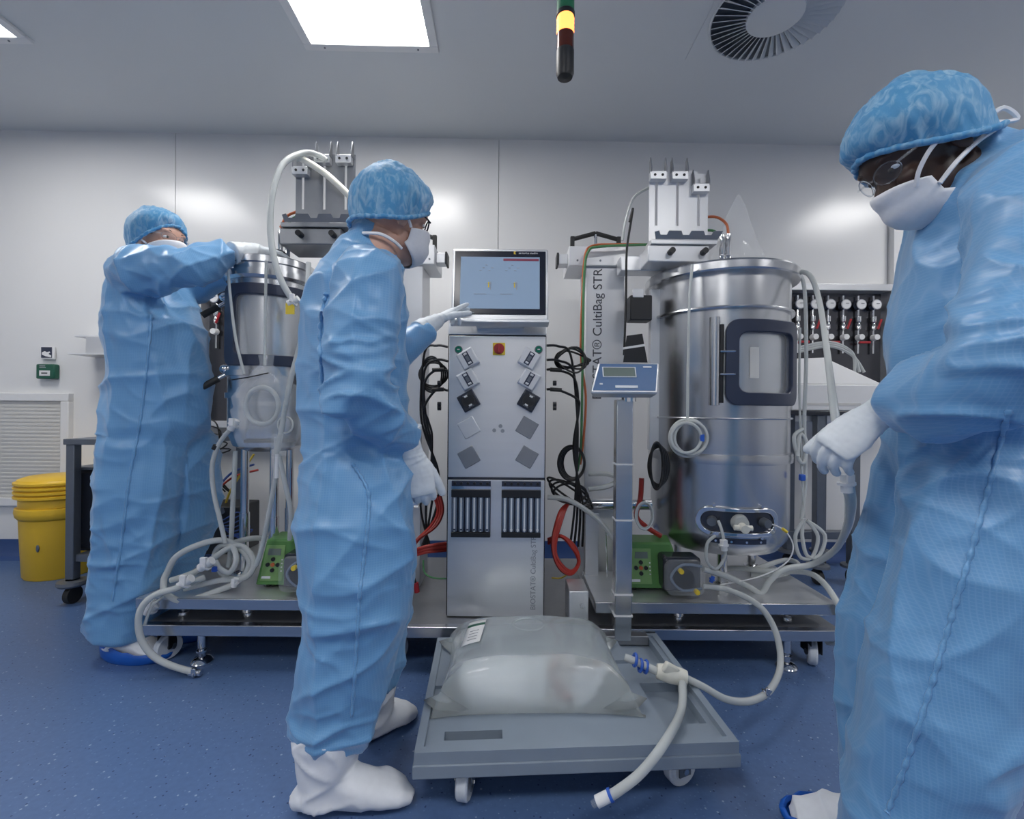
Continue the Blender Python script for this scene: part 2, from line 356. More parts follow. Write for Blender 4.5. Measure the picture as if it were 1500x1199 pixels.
# gas supply panels
def gas_panel(x0, x1, zt, zb, y, label):
    t = thing('gas_supply_panel', ((x0+x1)/2, y, zb), label, 'gas panel')
    fr = MB(); f_ = .045
    for bx in ((x0-f_, x1+f_, zt, zt+f_), (x0-f_, x1+f_, zb-f_, zb), (x0-f_, x0, zb, zt), (x1, x1+f_, zb, zt)): fr.rng(bx[0], bx[1], y-.10, y+.03, bx[2], bx[3])
    obj('frame', fr, 'panelsteel', t, bevel=.003)
    obj('back_plate', MB().rng(x0, x1, y-.01, y, zb, zt), 'darksteel', t, smooth=0)
    n = int((x1-x0)/.105)
    for k in range(n):
        x = x0+.06+k*.105
        obj('pipe', MB().cyl((x, y-.03, zt-.02), (x, y-.03, zt-.42), .007, n=10), 'chrome', t)
        g = obj('gauge', MB().cyl((x, y-.03, zt-.085), (x, y-.062, zt-.085), .035, n=24), 'chrome', t)
        obj('dial', MB().cyl((x, y-.062, zt-.085), (x, y-.064, zt-.085), .029, n=24), 'label', g)
        obj('needle', MB().box((x+.006, y-.0655, zt-.08), (.022, .002, .003)), 'text', g)
        obj('regulator', MB().lathe([(.007, -.16), (.017, -.165), (.017, -.20), (.009, -.21), (.016, -.23), (.016, -.25), (.007, -.26)], (x, y-.034, zt), 14), 'chrome', t)
        obj('knob', MB().cyl((x, y-.03, zt-.31), (x, y-.07, zt-.31), .022, .019, n=18), 'label', t)
        h = MB()
        if k % 2: h.box((x+.03, y-.055, zt-.345), (.075, .012, .016))
        else: h.box((x+.025, y-.055, zt-.22), (.012, .012, .075), Matrix.Translation((x+.025, y-.055, zt-.22)) @ Matrix.Rotation(rad(20), 4, 'Y') @ Matrix.Translation((-x-.025, -y+.055, -zt+.22)))
        obj('valve_handle', h, 'red', t, bevel=.003)
gas_panel(1.60, P(1294, 0, 3.24).x, P(1250, 430, 3.24).z, 1.02, 3.26-.01, 'steel gas panel with round pressure gauges and red valves')
gas_panel(P(311, 0, 3.16).x, P(311, 0, 3.16).x+.78, P(320, 420, 3.16).z, .95, 3.17, 'steel framed gas panel half hidden behind the small tank')

# ================================================================ LEFT: bench, drum, computer
TD = 2.45
t = thing('lab_table', P(140, 868, TD), 'grey steel lab table on castors beside yellow drum', 'table')
tx0, tx1, tz = P(103, 0, TD).x, -1.70, .87; ty0, ty1 = TD-.02, TD+.55
obj('tabletop', MB().rng(tx0, tx1, ty0, ty1, tz-.03, tz), 'greysteel', t, bevel=.003)
for x in (tx0+.03, tx1-.03):
    for y in (ty0+.03, ty1-.03):
        l = obj('leg', MB().rng(x-.022, x+.022, y-.022, y+.022, .13, tz-.03), 'greysteel', t, bevel=.003)
        obj('bumper', MB().lathe([(.03, .125), (.065, .12), (.068, .105), (.06, .095), (.02, .095)], (x, y, 0), 24), 'greysteel', l)
        obj('castor', MB().cyl((x-.014, y, .045), (x+.014, y, .045), .045, n=20), 'rubber', l)
obj('shelf', MB().rng(tx0+.052, tx1-.052, ty0+.02, ty1-.02, .22, .26), 'greysteel', t, bevel=.003)
obj('pen', MB().cyl(P(150, 636, TD+.03)+Vector((0, 0, .0)), P(163, 636, TD+.03), .006, n=8), 'orange') and None
bpy.data.objects['pen'].location.z = tz+.006; tag(bpy.data.objects['pen'], 'orange pen lying on the grey lab table', 'pen')
cx0 = P(130, 0, TD+.1).x
t = thing('computer', (cx0+.11, TD+.3, .26), 'black computer tower on the lab table shelf', 'computer')
obj('case', MB().rng(cx0, cx0+.22, TD+.06, TD+.48, .261, .70), 'black', t, bevel=.005)
obj('lid', MB().rng(cx0-.025, cx0+.23, TD+.04, TD+.49, .70, .715), 'greysteel', t, bevel=.003)
obj('front_panel', MB().rng(cx0+.01, cx0+.21, TD+.053, TD+.06, .28, .68), 'blackgloss', t)
dcx, dcy = P(98, 0, 2.92).x, 2.92
t = thing('yellow_drum', (dcx, dcy, 0), 'yellow plastic waste drum with ridged screw lid', 'drum')
obj('body', MB().lathe([(0, 0), (.170, 0), (.178, .012), (.192, .30), (.196, .44), (.196, .52), (.19, .53), (0, .53)], (dcx, dcy, 0)), 'yellow', t)
obj('grip_band', MB().lathe([(.194, .43), (.207, .425), (.210, .40), (.205, .375), (.193, .36)], (dcx, dcy, 0), a0=-2.6, a1=-.5, n=30), 'yellow', t, solid=.006)
ld = [(.19, .475)]
for k in range(4): ld += [(.205, .482+k*.027), (.218, .488+k*.027), (.218, .50+k*.027), (.205, .506+k*.027)]
obj('lid', MB().lathe(ld+[(.20, .595), (.17, .607), (0, .61)], (dcx, dcy, 0)), 'yellow', t)
obj('scuff', MB().ell((dcx+.035, dcy-.186, .20), (.010, .004, .022)), 'greysteel', t)

# ================================================================ RIGHT BACK: cart with white instrument
KD = 2.80; kx0, kx1 = P(1150, 0, KD).x, P(1318, 0, KD).x
t = thing('instrument_cart', ((kx0+kx1)/2, KD, 0), 'dark topped steel cart on castors below the gas gauges', 'cart')
obj('tabletop', MB().rng(kx0, kx1, KD-.02, KD+.36, 1.025, 1.05), 'blackgloss', t, bevel=.003)
for x in (kx0+.24, kx1-.24):
    for y in (KD+.02, KD+.32):
        l = obj('leg', MB().rng(x-.025, x+.025, y-.025, y+.025, .12, 1.025), 'greysteel', t, bevel=.003)
        obj('bumper', MB().lathe([(.03, .125), (.062, .12), (.064, .105), (.02, .098)], (x, y, 0), 24), 'greysteel', l)
        obj('castor', MB().cyl((x-.014, y, .045), (x+.014, y, .045), .045, n=20), 'rubber', l)
obj('lower_rail', MB().rng(kx0+.2, kx1+.1, KD+.28, KD+.34, .20, .25), 'greysteel', t, bevel=.003)
ix0, ix1 = P(1163, 0, KD).x, P(1303, 0, KD).x
t = thing('white_instrument', ((ix0+ix1)/2, KD+.15, 1.05), 'white wedge-shaped bench instrument on the dark cart top', 'instrument')
zt0 = P(1250, 563, KD).z
obj('lower_case', MB().rng(ix0, ix1, KD-.01, KD+.30, 1.052, zt0), 'white', t, bevel=.008)
obj('upper_case', MB().add([(ix0+.01, KD, zt0), (ix1-.01, KD, zt0), (ix1-.01, KD+.30, zt0), (ix0+.01, KD+.30, zt0), (ix0+.04, KD+.06, zt0+.16), (ix0+.24, KD+.06, zt0+.17), (ix1-.12, KD+.28, zt0+.10), (ix0+.04, KD+.28, zt0+.16)],
    [(3, 2, 1, 0), (4, 5, 6, 7), (0, 1, 5, 4), (1, 2, 6, 5), (2, 3, 7, 6), (3, 0, 4, 7)]), 'white', t, bevel=.006)
obj('keypad', MB().rng(ix0+.08, ix1-.16, KD-.012, KD-.009, 1.085, 1.10), 'cream', t)
for k, dz in enumerate((0, .02, .045)):
    tag(obj('tube_loop', MB().tube([P(1170, 515-k*3, KD+.1), P(1215, 507-k*3, KD+.08), P(1248, 520-k*2, KD+.06), P(1266-k*7, 545, KD+.05)], .009), 'hose'), 'clear tube looping over the white instrument', 'tube', 'tubes over the white instrument')

# ================================================================ SKID: base trolley, weighing plates
BZ = .175; BY0, BY1 = 1.85, 2.72; BX0, BX1 = -1.465, 1.325
t = thing('equipment_trolley', (0, 2.25, 0), 'long low steel base trolley carrying cabinet and both tanks', 'trolley')
obj('deck', MB().rng(BX0, BX1, BY0, BY1, BZ-.008, BZ), 'plate', t, bevel=.002)
obj('front_rail', MB().rng(BX0, BX1, BY0-.004, BY0+.03, BZ-.042, BZ+.002), 'steelh', t, bevel=.003)
obj('rear_rail', MB().rng(BX0, BX1, BY1-.03, BY1, BZ-.042, BZ-.008), 'steelh', t, bevel=.003)
for x in (BX0, BX1-.03): obj('side_rail', MB().rng(x, x+.03, BY0+.03, BY1-.03, BZ-.042, BZ-.008), 'steelh', t, bevel=.003)
for px, d in ((247, 1.93), (583, 1.92), (1190, 1.93), (330, 2.6), (1120, 2.6)):
    x = P(px, 900, d).x
    c = obj('castor_fork', MB().rng(x-.025, x-.02, d-.03, d+.04, .05, .125).rng(x+.02, x+.025, d-.03, d+.04, .05, .125).rng(x-.025, x+.025, d-.03, d+.04, .122, .132), 'black', t, bevel=.002)
    wl = obj('wheel', MB().lathe([(.012, -.017), (.030, -.014), (.046, -.017), (.051, -.010), (.051, .010), (.046, .017), (.030, .014), (.012, .017)], T=Matrix.Translation((x, d, .0515)) @ Matrix.Rotation(rad(62), 4, 'Z') @ Matrix.Rotation(pi/2, 4, 'X'), n=28), 'wheel', c)
    obj('axle', MB().cyl((x-.027, d, .0515), (x+.027, d, .0515), .012, n=14), 'greysteel', c)
for px in (290, 1157):
    x = P(px, 985, 1.875).x; y = 1.90
    f = obj('levelling_foot', MB().lathe([(0, .0), (.042, .0), (.042, .008), (.030, .022), (.014, .028), (.013, .06), (.017, .065), (.017, .135), (0, .135)], (x, y, 0), 24), 'chrome', t)
    obj('lock_nut', MB().cyl((x, y, .045), (x, y, .053), .022, n=6), 'chrome', f)
UZ = .282
def platform(x0, x1, label, cut):
    t = thing('weighing_platform', ((x0+x1)/2, 2.25, BZ), label, 'platform')
    a_, b_ = (cut, x1) if cut < 0 and False else ((x0, cut) if cut < 0 else (cut, x1))
    obj('plate', MB().rng(x0, x1, BY0, 2.20, UZ-.006, UZ).rng(a_, b_, 2.20, BY1-.02, UZ-.006, UZ), 'panelsteel', t)
    obj('front_edge', MB().rng(x0, x1, BY0-.004, BY0+.004, UZ-.043, UZ), 'steelh', t, bevel=.002)
    for x in (x0, x1-.006): obj('side_edge', MB().rng(x, x+.006, BY0, BY1-.02 if (x == x0) == (cut < 0) else 2.20, UZ-.043, UZ-.006), 'steelh', t)
    for k, x in enumerate((x0+.12, (x0+x1)/2-.12, x1-.15)):
        for y in (BY0+.10, BY1-.15):
            if y > 2.2 and not a_ < x < b_: continue
            l = obj('load_cell', MB().lathe([(0, BZ), (.022, BZ), (.02, BZ+.012), (.008, BZ+.016), (.008, UZ-.04), (.022, UZ-.034), (.022, UZ-.006), (0, UZ-.006)], (x, y, 0), 18), 'chrome', t)
            if k == 1: obj('wing_nut', MB().box((x, y, BZ+.05), (.12, .012, .012)).cyl((x, y, BZ+.02), (x, y, BZ+.07), .032), 'chrome', l)
platform(P(207, 0, 1.85).x, -.465, 'raised steel weighing platform under the small tank', -.64)
platform(.34, P(1236, 0, 1.85).x, 'raised steel weighing platform under the large tank', .60)
t = thing('corner_bracket', P(890, 880, 1.9), 'steel block bolted beside the large tank platform', 'bracket')
bx = P(878, 0, 1.86).x
obj('block', MB().rng(bx-.10, bx-.022, 1.86, 2.0, .177, .32), 'panelsteel', t, bevel=.004)
obj('bolt', MB().cyl((bx-.05, 1.86, .265), (bx-.05, 1.85, .265), .009, n=6), 'chrome', t)

# ================================================================ CONTROL CABINET
KX, KW, KY0, KY1 = -.064, .413, 1.94, 2.36; k0, k1 = KX-KW/2, KX+KW/2
cz = lambda y: P(728, y, KY0).z
kx = lambda px: P(px, 600, KY0).x
t = thing('control_cabinet', (KX, 2.15, BZ), 'tall stainless control cabinet with touch screen monitor', 'control cabinet')
obj('body', MB().rng(k0, k1, KY0+.012, KY1, BZ+.003, cz(490)), 'darksteel', t, bevel=.003)
obj('top_housing', MB().add([(k0, KY0, cz(490)), (k1, KY0, cz(490)), (k1, KY1, cz(490)), (k0, KY1, cz(490)), (k0, KY0+.03, cz(462)), (k1, KY0+.03, cz(462)), (k1, KY1-.05, cz(455)), (k0, KY1-.05, cz(455))],
    [(3, 2, 1, 0), (4, 5, 6, 7), (0, 1, 5, 4), (1, 2, 6, 5), (2, 3, 7, 6), (3, 0, 4, 7)]), 'panelsteel', t, bevel=.003)
up = obj('upper_panel', MB().rng(k0+.006, k1-.004, KY0, KY0+.012, cz(699), cz(492)), 'panelsteel', t, bevel=.002)
lp = obj('lower_panel', MB().rng(k0+.006, k1-.004, KY0, KY0+.012, cz(903), cz(703)), 'panelsteel', t, bevel=.002)
for sx, px in ((1, 672), (-1, 789)):
    c = P(px, 512, KY0)
    b = obj('push_button', MB().cyl(c, c-Vector((0, .012, 0)), .0135, n=20), 'ledgreen', t)
    obj('bezel', MB().tube([c+Vector((.014*cos(a), -.004, .014*sin(a))) for a in [2*pi*k/20 for k in range(20)]], .003, 6, True, 1), 'greysteel', b)
    obj('mark', MB().box(c-Vector((0, .0125, 0)), (.010, .001, .003)), 'textwhite', b)
c = P(731, 511, KY0)
sw = obj('main_switch', MB().box(c-Vector((0, .003, 0)), (.052, .006, .052)), 'tagyellow', t, bevel=.003)
obj('knob', MB().cyl(c-Vector((0, .006, 0)), c-Vector((0, .018, 0)), .022, n=24), 'red', sw)
obj('grip', MB().box(c-Vector((0, .024, 0)), (.012, .014, .036)), 'red', sw, bevel=.003)
def diamond(px, py, s, th, material, name, sgn):
    c = P(px, py, KY0)
    Rm = Matrix.Translation(c) @ Matrix.Rotation(rad(-30*sgn), 4, 'Y')
    return obj(name, MB().box((0, -th/2, 0), (s, th, s), Rm), material, t, bevel=.003), Rm
for sgn, pxs in ((1, (686, 686, 687)), (-1, (775, 775, 774))):
    for k, (px, py) in enumerate(zip(pxs, (526, 556, 587))):
        o, Rm = diamond(px, py, .073, .03, 'navy' if k == 2 else 'panelsteel', 'pump_head', sgn)
        th = .03
        obj('cover', MB().box((0, -th-.001, 0), (.066, .004, .066), Rm), 'blackgloss' if k == 2 else 'whitepaint', o, bevel=.002)
        if k == 2: obj('rotor', MB().cyl((0, -th-.002, 0), (0, -th-.008, 0), .026, n=24, T=Rm), 'black', o)
        obj('roller_slot', MB().box((0, -th-.0035, 0), (.024, .003, .056), Rm), 'navy' if k < 2 else 'greysteel', o)
        obj('rotor_window', MB().box((0, -th-.0055, 0), (.013, .002, .022), Rm), 'greysteel' if k < 2 else 'black', o)
        for zz_ in (-.02, .02): obj('roller', MB().cyl((-.007, -th-.006, zz_), (.007, -th-.006, zz_), .0045, n=10, T=Rm), 'label', o)
    for k, py in enumerate((626, 669)):
        diamond(687 if sgn > 0 else 772, py, .073, .005, ('panelsteel', 'plate', 'plate', 'plate')[k+(0 if sgn > 0 else 2)], 'blank_cover', sgn)
lg = P(731, 628, KY0)
for dx, dz in ((-.02, -.006), (.015, -.008), (.006, .012)): obj('emblem', MB().cyl(lg+Vector((dx, 0, dz)), lg+Vector((dx, -.001, dz)), .008, n=14), 'textgrey', up)
for px0, px1 in ((663, 720), (736, 793)):
    x0, x1 = kx(px0), kx(px1); n = 6
    bk = obj('flow_meter_bank', MB().rng(x0, x1, KY0-.004, KY0+.004, cz(785), cz(704)), 'navy', t)
    obj('header', MB().rng(x0, x1, KY0-.010, KY0-.004, cz(711), cz(704)), 'navy', bk)
    obj('scale_strip', MB().rng(x0, x1, KY0-.012, KY0-.004, cz(716), cz(711.5)), 'chrome', bk)
    obj('upper_manifold', MB().rng(x0, x1, KY0-.022, KY0-.004, cz(727), cz(716)), 'black', bk, bevel=.002)
    obj('lower_manifold', MB().rng(x0, x1, KY0-.022, KY0-.004, cz(785), cz(778)), 'black', bk, bevel=.002)
    for k in range(n):
        x = x0+(k+.5)*(x1-x0)/n; w_ = (x1-x0)/n
        obj('flow_tube', MB().rng(x-w_*.36, x+w_*.36, KY0-.016, KY0-.004, cz(778), cz(727)), 'tubeglass', bk, bevel=.003)
        obj('bore', MB().cyl((x, KY0-.0165, cz(777)), (x, KY0-.0165, cz(728)), .0035, n=8), 'textwhite', bk)
        obj('float', MB().cyl((x, KY0-.018, cz(775)), (x, KY0-.018, cz(773)), .005, n=8), 'label' if px0 > 700 else 'navy', bk)
        obj('valve_knob', MB().cyl((x, KY0-.010, cz(707.5)), (x, KY0-.016, cz(707.5)), .006, n=10), 'black', bk)
VUP = lambda o: frame_T(o, (0, 0, 1), (-1, 0, 0))
text('BIOSTAT\u00ae CultiBag STR plus', .030, VUP(P(784, 893, KY0)-Vector((0, .0012, 0))), 'textgrey', t)
# monitor
mc = P(732.5, 416, 1.89); TM = Matrix.Translation(mc) @ Matrix.Rotation(rad(-8), 4, 'X')
mw, mh = .392, .305
mo = obj('monitor', MB().box((0, .025, 0), (mw, .05, mh), TM), 'panelsteel', t, bevel=.006)
obj('screen_bezel', MB().box((0, -.002, .006), (mw-.02, .005, mh-.035), TM), 'bezel', mo, bevel=.002)
obj('screen', MB().box((0, -.005, .004), (mw-.07, .003, mh-.085), TM), 'screen', mo, smooth=0)
obj('status_bar', MB().box((.085, -.007, .102), (.145, .001, .010), TM), 'redbar', mo)
obj('lower_lip', MB().box((0, .015, -mh/2-.006), (mw+.006, .06, .014), TM), 'panelsteel', mo, bevel=.003)
obj('neck', MB().box((0, .09, -.10), (.2, .12, .12), TM), 'panelsteel', mo, bevel=.005)
FT = lambda x, z: TM @ frame_T((x, -.0055, z), (1, 0, 0), (0, 0, 1))
text('sartorius stedim', .012, FT(.075, .128), 'textwhite', mo)
obj('brand_mark', MB().prism([(0, 0), (.010, 0), (.004, .006), (.010, .012), (0, .012)], TM @ Vector((.055, -.005, .127)), (1, 0, 0), TM.to_3x3() @ Vector((0, 0, 1)), .001), 'tagyellow', mo)
obj('print_strip', MB().box((-.125, -.005, -.123), (.045, .001, .005), TM), 'textgrey', mo)
for bx_ in (-.05, .055):
    gx = MB()
    for k in range(5): gx.box((bx_-.03+.012*k, -.007, .055+.012*(k % 3)), (.010, .001, .002), TM)
    gx.box((bx_+.012, -.007, -.01), (.003, .001, .035), TM).box((bx_+.004, -.007, 0), (.022, .001, .002), TM).box((bx_-.03, -.007, -.045), (.05, .001, .002), TM)
    obj('screen_graphic', gx, 'textgrey', mo)
    obj('screen_highlight', MB().box((bx_+.004, -.007, -.006), (.005, .001, .022), TM), 'tagyellow', mo)

# ================================================================ TANKS
TA = Vector((.993, 2.245, 0)); RA = .305
TB = Vector((-1.118, 2.15, 0)); RB = .173
def az(T_, R, px):                         # azimuth on a cylinder seen along pixel column px
    u = (px-CX)/F; d = Vector((u, 1)).normalized(); c = Vector((T_.x, T_.y)); b = d.dot(c); disc = b*b-c.length_squared+R*R
    p = d*(b-math.sqrt(max(0, disc))) - c
    return math.atan2(p.y, p.x)
def cyl_patch(T_, r0, r1, a_c, z_c, wa, h, rc, hole=None, n=5, grid=14):
    """rounded rectangle wrapped on a vertical cylinder, optional rounded hole"""
    mb = MB(); R = (r0+r1)/2
    def ring(w_, h_, rr):
        pts = []; base = rrect(w_, h_, rr, n); L = len(base)
        for i in range(L):
            p, q = Vector(base[i]), Vector(base[(i+1) % L]); m_ = max(1, int((q-p).length/.02))
            pts += [p.lerp(q, k/m_) for k in range(m_)]
        return pts
    W = lambda p, r: Vector((T_.x+r*cos(a_c+p[0]/R), T_.y+r*sin(a_c+p[0]/R), z_c+p[1]))
    if hole:
        o = ring(wa, h, rc); L = len(o); iw, ih, ir = hole
        i_ = [Vector((p[0]*iw/wa, p[1]*ih/h)) for p in o]
        vs = [W(p, r1) for p in o]+[W(p, r1) for p in i_]+[W(p, r0) for p in o]+[W(p, r0) for p in i_]
        fs = []
        for k in range(L):
            j = (k+1) % L; fs += [(k, j, L+j, L+k), (2*L+k, 3*L+k, 3*L+j, 2*L+j), (k, 2*L+k, 2*L+j, j), (L+k, L+j, 3*L+j, 3*L+k)]
        mb.add(vs, fs)
    else:
        vs = []; fs = []
        for r in (r0, r1):
            for i in range(grid+1):
                for j in (0, 1): vs.append(W((-wa/2+wa*i/grid, -h/2+h*j), r))
        o = 2*(grid+1)
        for i in range(grid):
            a = 2*i; fs += [(a, a+1, a+3, a+2), (o+a, o+a+2, o+a+3, o+a+1), (a, a+2, o+a+2, o+a), (a+1, o+a+1, o+a+3, a+3)]
        fs += [(0, o, o+1, 1), (2*grid, 2*grid+1, o+2*grid+1, o+2*grid)]
        mb.add(vs, fs)
    return mb
def L_(T_, prof, n=72): return MB().lathe(prof, T_, n)
ta = thing('bioreactor_tank', (TA.x, TA.y, UZ), 'large stainless bioreactor tank with black framed window', 'tank')
obj('shell', L_(TA, [(0, .41), (.20, .412), (.265, .43), (.298, .475), (RA, .52), (RA, 1.64), (RA-.006, 1.64), (RA-.006, 1.50), (0, 1.50)]), 'steel', ta)
obj('lid_flange', L_(TA, [(RA-.01, 1.635), (.338, 1.635), (.342, 1.642), (.342, 1.672), (.338, 1.68), (RA-.02, 1.68), (RA-.02, 1.64)]), 'steelh', ta, smooth=18)
obj('lid', L_(TA, [(RA-.02, 1.67), (.2, 1.675), (0, 1.675)]), 'steel', ta)
for z, h, e in ((1.485, .012, .014), (1.015, .008, .008), (.84, .040, .012)):
    obj('ring_band', L_(TA, [(RA-.002, z-h/2), (RA+e, z-h/2), (RA+e+.002, z), (RA+e, z+h/2), (RA-.002, z+h/2)]), 'steelh', ta)
av = math.atan2(-TA.y, -TA.x)
for k in range(3):
    a = av+.12+k*2*pi/3; x, y = TA.x+.20*cos(a), TA.y+.20*sin(a)
    l = obj('leg', MB().cyl((x, y, UZ), (x, y, .43), .021), 'chrome', ta); obj('foot_flange', MB().lathe([(0, UZ), (.036, UZ), (.036, UZ+.008), (.022, UZ+.014)], (x, y, 0), 20), 'chrome', l)
# window door
aL, aR = az(TA, RA+.02, 1062), az(TA, RA+.02, 1163.4); ac = (aL+aR)/2; wa = abs(aR-aL)*(RA+.015)
zt_, zb_ = P(1110, 471, 1.98).z, P(1110, 594, 1.98).z; zc, hh = (zt_+zb_)/2, zt_-zb_
dr = obj('window_door', cyl_patch(TA, RA+.001, RA+.03, ac, zc, wa, hh, .05, (wa*.72, hh*.70, .02)), 'navy', ta, bevel=.004)
obj('window_pane', cyl_patch(TA, RA+.010, RA+.014, ac, zc, wa*.74, hh*.72, 0), 'pane', dr)
obj('cream_patch', cyl_patch(TA, RA+.002, RA+.004, az(TA, RA, 1104), zc+.0, .04, .13, 0), 'cream', dr)  # plain cream rectangle set behind the window pane
ah = az(TA, RA+.02, 1046)
p0 = Vector((TA.x+(RA+.028)*cos(ah), TA.y+(RA+.028)*sin(ah), 0))
obj('hinge_bar', MB().cyl(p0+Vector((0, 0, zb_)), p0+Vector((0, 0, zt_+.01)), .021, n=24), 'steel', ta)
ah2 = az(TA, RA+.02, 1056); p1 = Vector((TA.x+(RA+.02)*cos(ah2), TA.y+(RA+.02)*sin(ah2), 0))
obj('hinge_strip', MB().cyl(p1+Vector((0, 0, zb_+.01)), p1+Vector((0, 0, zt_-.02)), .010, n=12), 'black', ta)
for z in (zc+.045, zc-.05): obj('hinge_pin', MB().cyl(p1+Vector((-.01, -.012, z)), p1+Vector((.05, -.02, z)), .005, n=8), 'chrome', ta)
# sight port at the bottom
RS = RA
ac2 = az(TA, RS, 1084); zs = P(1083, 763, 1.96).z
sg = obj('sight_port', cyl_patch(TA, RS-.002, RS+.016, ac2, zs, .345, .118, .055, (.30, .085, .04)), 'chrome', ta, bevel=.003)
obj('port_glass', cyl_patch(TA, RS+.003, RS+.006, ac2, zs, .31, .088, 0), 'darksteel', sg)
def on(a, r, z, T_=TA): return Vector((T_.x+r*cos(a), T_.y+r*sin(a), z))
for dx, r_, m_ in ((-.105, .022, 'greysteel'), (0, .036, 'hose'), (.10, .022, 'greysteel')):
    a = ac2+dx/RS; obj('port', MB().cyl(on(a, RS+.004, zs), on(a, RS+.035, zs), r_, r_*.8), m_, sg)
cn = MB().cyl(on(ac2, RS+.03, zs-.01), on(ac2, RS+.075, zs-.012), .017); a = ac2
cn.tube([on(a-.10, RS+.05, zs-.012), on(a+.10, RS+.05, zs-.012)], .011, 10, smooth=1); obj('port_connector', cn, 'connector', sg)
for da in (-.32, .30):
    for dz in (-.066, .066): obj('screw', MB().cyl(on(ac2+da, RS, zs+dz), on(ac2+da, RS+.012, zs+dz), .006, n=10), 'chrome', sg)
sl = obj('slot_plate', cyl_patch(TA, RS-.003, RS+.004, ac2, zs-.083, .235, .020, .005, None), 'navy', ta)
for dx in (-.09, -.03, .03, .09): obj('rivet', MB().cyl(on(ac2+dx/RS, RS, zs-.083), on(ac2+dx/RS, RS+.006, zs-.083), .005, n=10), 'chrome', sl)
# side fixing strip and lid fittings
al = az(TA, RA+.02, 957)
q0 = on(al, RA+.012, 0)
obj('mounting_strip', MB().rng(q0.x-.03, q0.x+.03, q0.y-.015, q0.y+.02, .86, 1.62), 'whitepaint', ta, bevel=.004)
obj('lid_motor', MB().lathe([(0, 1.675), (.07, 1.675), (.07, 1.71), (.05, 1.725), (0, 1.725)], TA+Vector((-.05, -.05, 0)), 24), 'black', ta)
for px, py in ((1057, 345), (1066, 343)):
    c = P(px, 385, 2.12); obj('sensor_port', MB().lathe([(.011, 1.68), (.013, 1.70), (.011, 1.71), (.013, 1.75), (.010, 1.755), (.013, 1.76), (.013, P(px, py, 2.12).z), (.006, P(px, py, 2.12).z+.004)], (c.x, c.y, 0), 16), 'chrome', ta)

tb = thing('bioreactor_tank', (TB.x, TB.y, UZ), 'small steel bioreactor tank between the two standing workers', 'tank')
bz = lambda y: P(392, y, 2.0).z
obj('shell', L_(TB, [(0, bz(664)), (.10, bz(663)), (.15, bz(655)), (.168, bz(640)), (RB, bz(625)), (RB, bz(408)), (0, bz(408))]), 'steel', tb)
obj('lid_flange', L_(TB, [(RB-.01, bz(408)), (.180, bz(408)), (.190, bz(404)), (.190, bz(395)), (.178, bz(394)), (.178, bz(386)), (.188, bz(385)), (.188, bz(376)), (.18, bz(374)), (0, bz(373))]), 'steelh', tb, smooth=18)
for y in (546, 579): obj('ring_band', L_(TB, [(RB-.002, bz(y+4)), (RB+.010, bz(y+4)), (RB+.010, bz(y-4)), (RB-.002, bz(y-4))]), 'steelh', tb)
abv = math.atan2(-TB.y, -TB.x)
for k in range(3):
    a = abv+.15+k*2*pi/3; x, y = TB.x+.11*cos(a), TB.y+.11*sin(a)
    l = obj('leg', MB().cyl((x, y, UZ), (x, y, bz(655)), .018), 'chrome', tb); obj('foot_flange', MB().lathe([(0, UZ), (.04, UZ), (.04, UZ+.008), (.02, UZ+.014)], (x, y, 0), 20), 'chrome', l)
    obj('sleeve', MB().cyl((x, y, .45), (x, y, .56), .0215), 'chrome', l)
hw = 2*1.36*RB
dr = obj('window_door', cyl_patch(TB, RB+.001, RB+.02, abv+.05, (bz(417)+bz(536))/2, hw, bz(417)-bz(536), .045, (hw*.70, (bz(434)-bz(521)), .02)), 'navy', tb, bevel=.003)
obj('window_pane', cyl_patch(TB, RB+.006, RB+.010, abv+.05, (bz(417)+bz(536))/2, hw*.72, bz(432)-bz(523), 0), 'pane', dr)
for py in (455, 560):
    c0, c1 = P(333, py-13, 2.06), P(296, py+7, 2.02)
    h = obj('clamp_handle', MB().cyl(c0.lerp(c1, .35), c1, .014, n=14), 'rubber', tb)
    obj('lever', MB().cyl(c0, c0.lerp(c1, .4), .009, n=12), 'chrome', h)
    obj('pivot', MB().ell(c0+Vector((-.01, 0, .02)), (.024, .02, .02)), 'chrome', h)
obj('slot_plate', cyl_patch(TB, RB-.022, RB+.002, abv, bz(646), .20, .012, .003, None), 'black', tb)
obj('lid_motor', MB().lathe([(0, bz(374)), (.05, bz(374)), (.05, bz(354)), (0, bz(353))], TB+Vector((.02, -.02, 0)), 24), 'black', tb)
for px in (411, 421):
    c = P(px, 370, 2.15); obj('sensor_port', MB().lathe([(.011, bz(375)), (.012, c.z), (.010, c.z+.02), (.012, c.z+.03), (.012, c.z+.10), (.005, c.z+.104)], (c.x, c.y, 0), 14), 'chrome', tb)

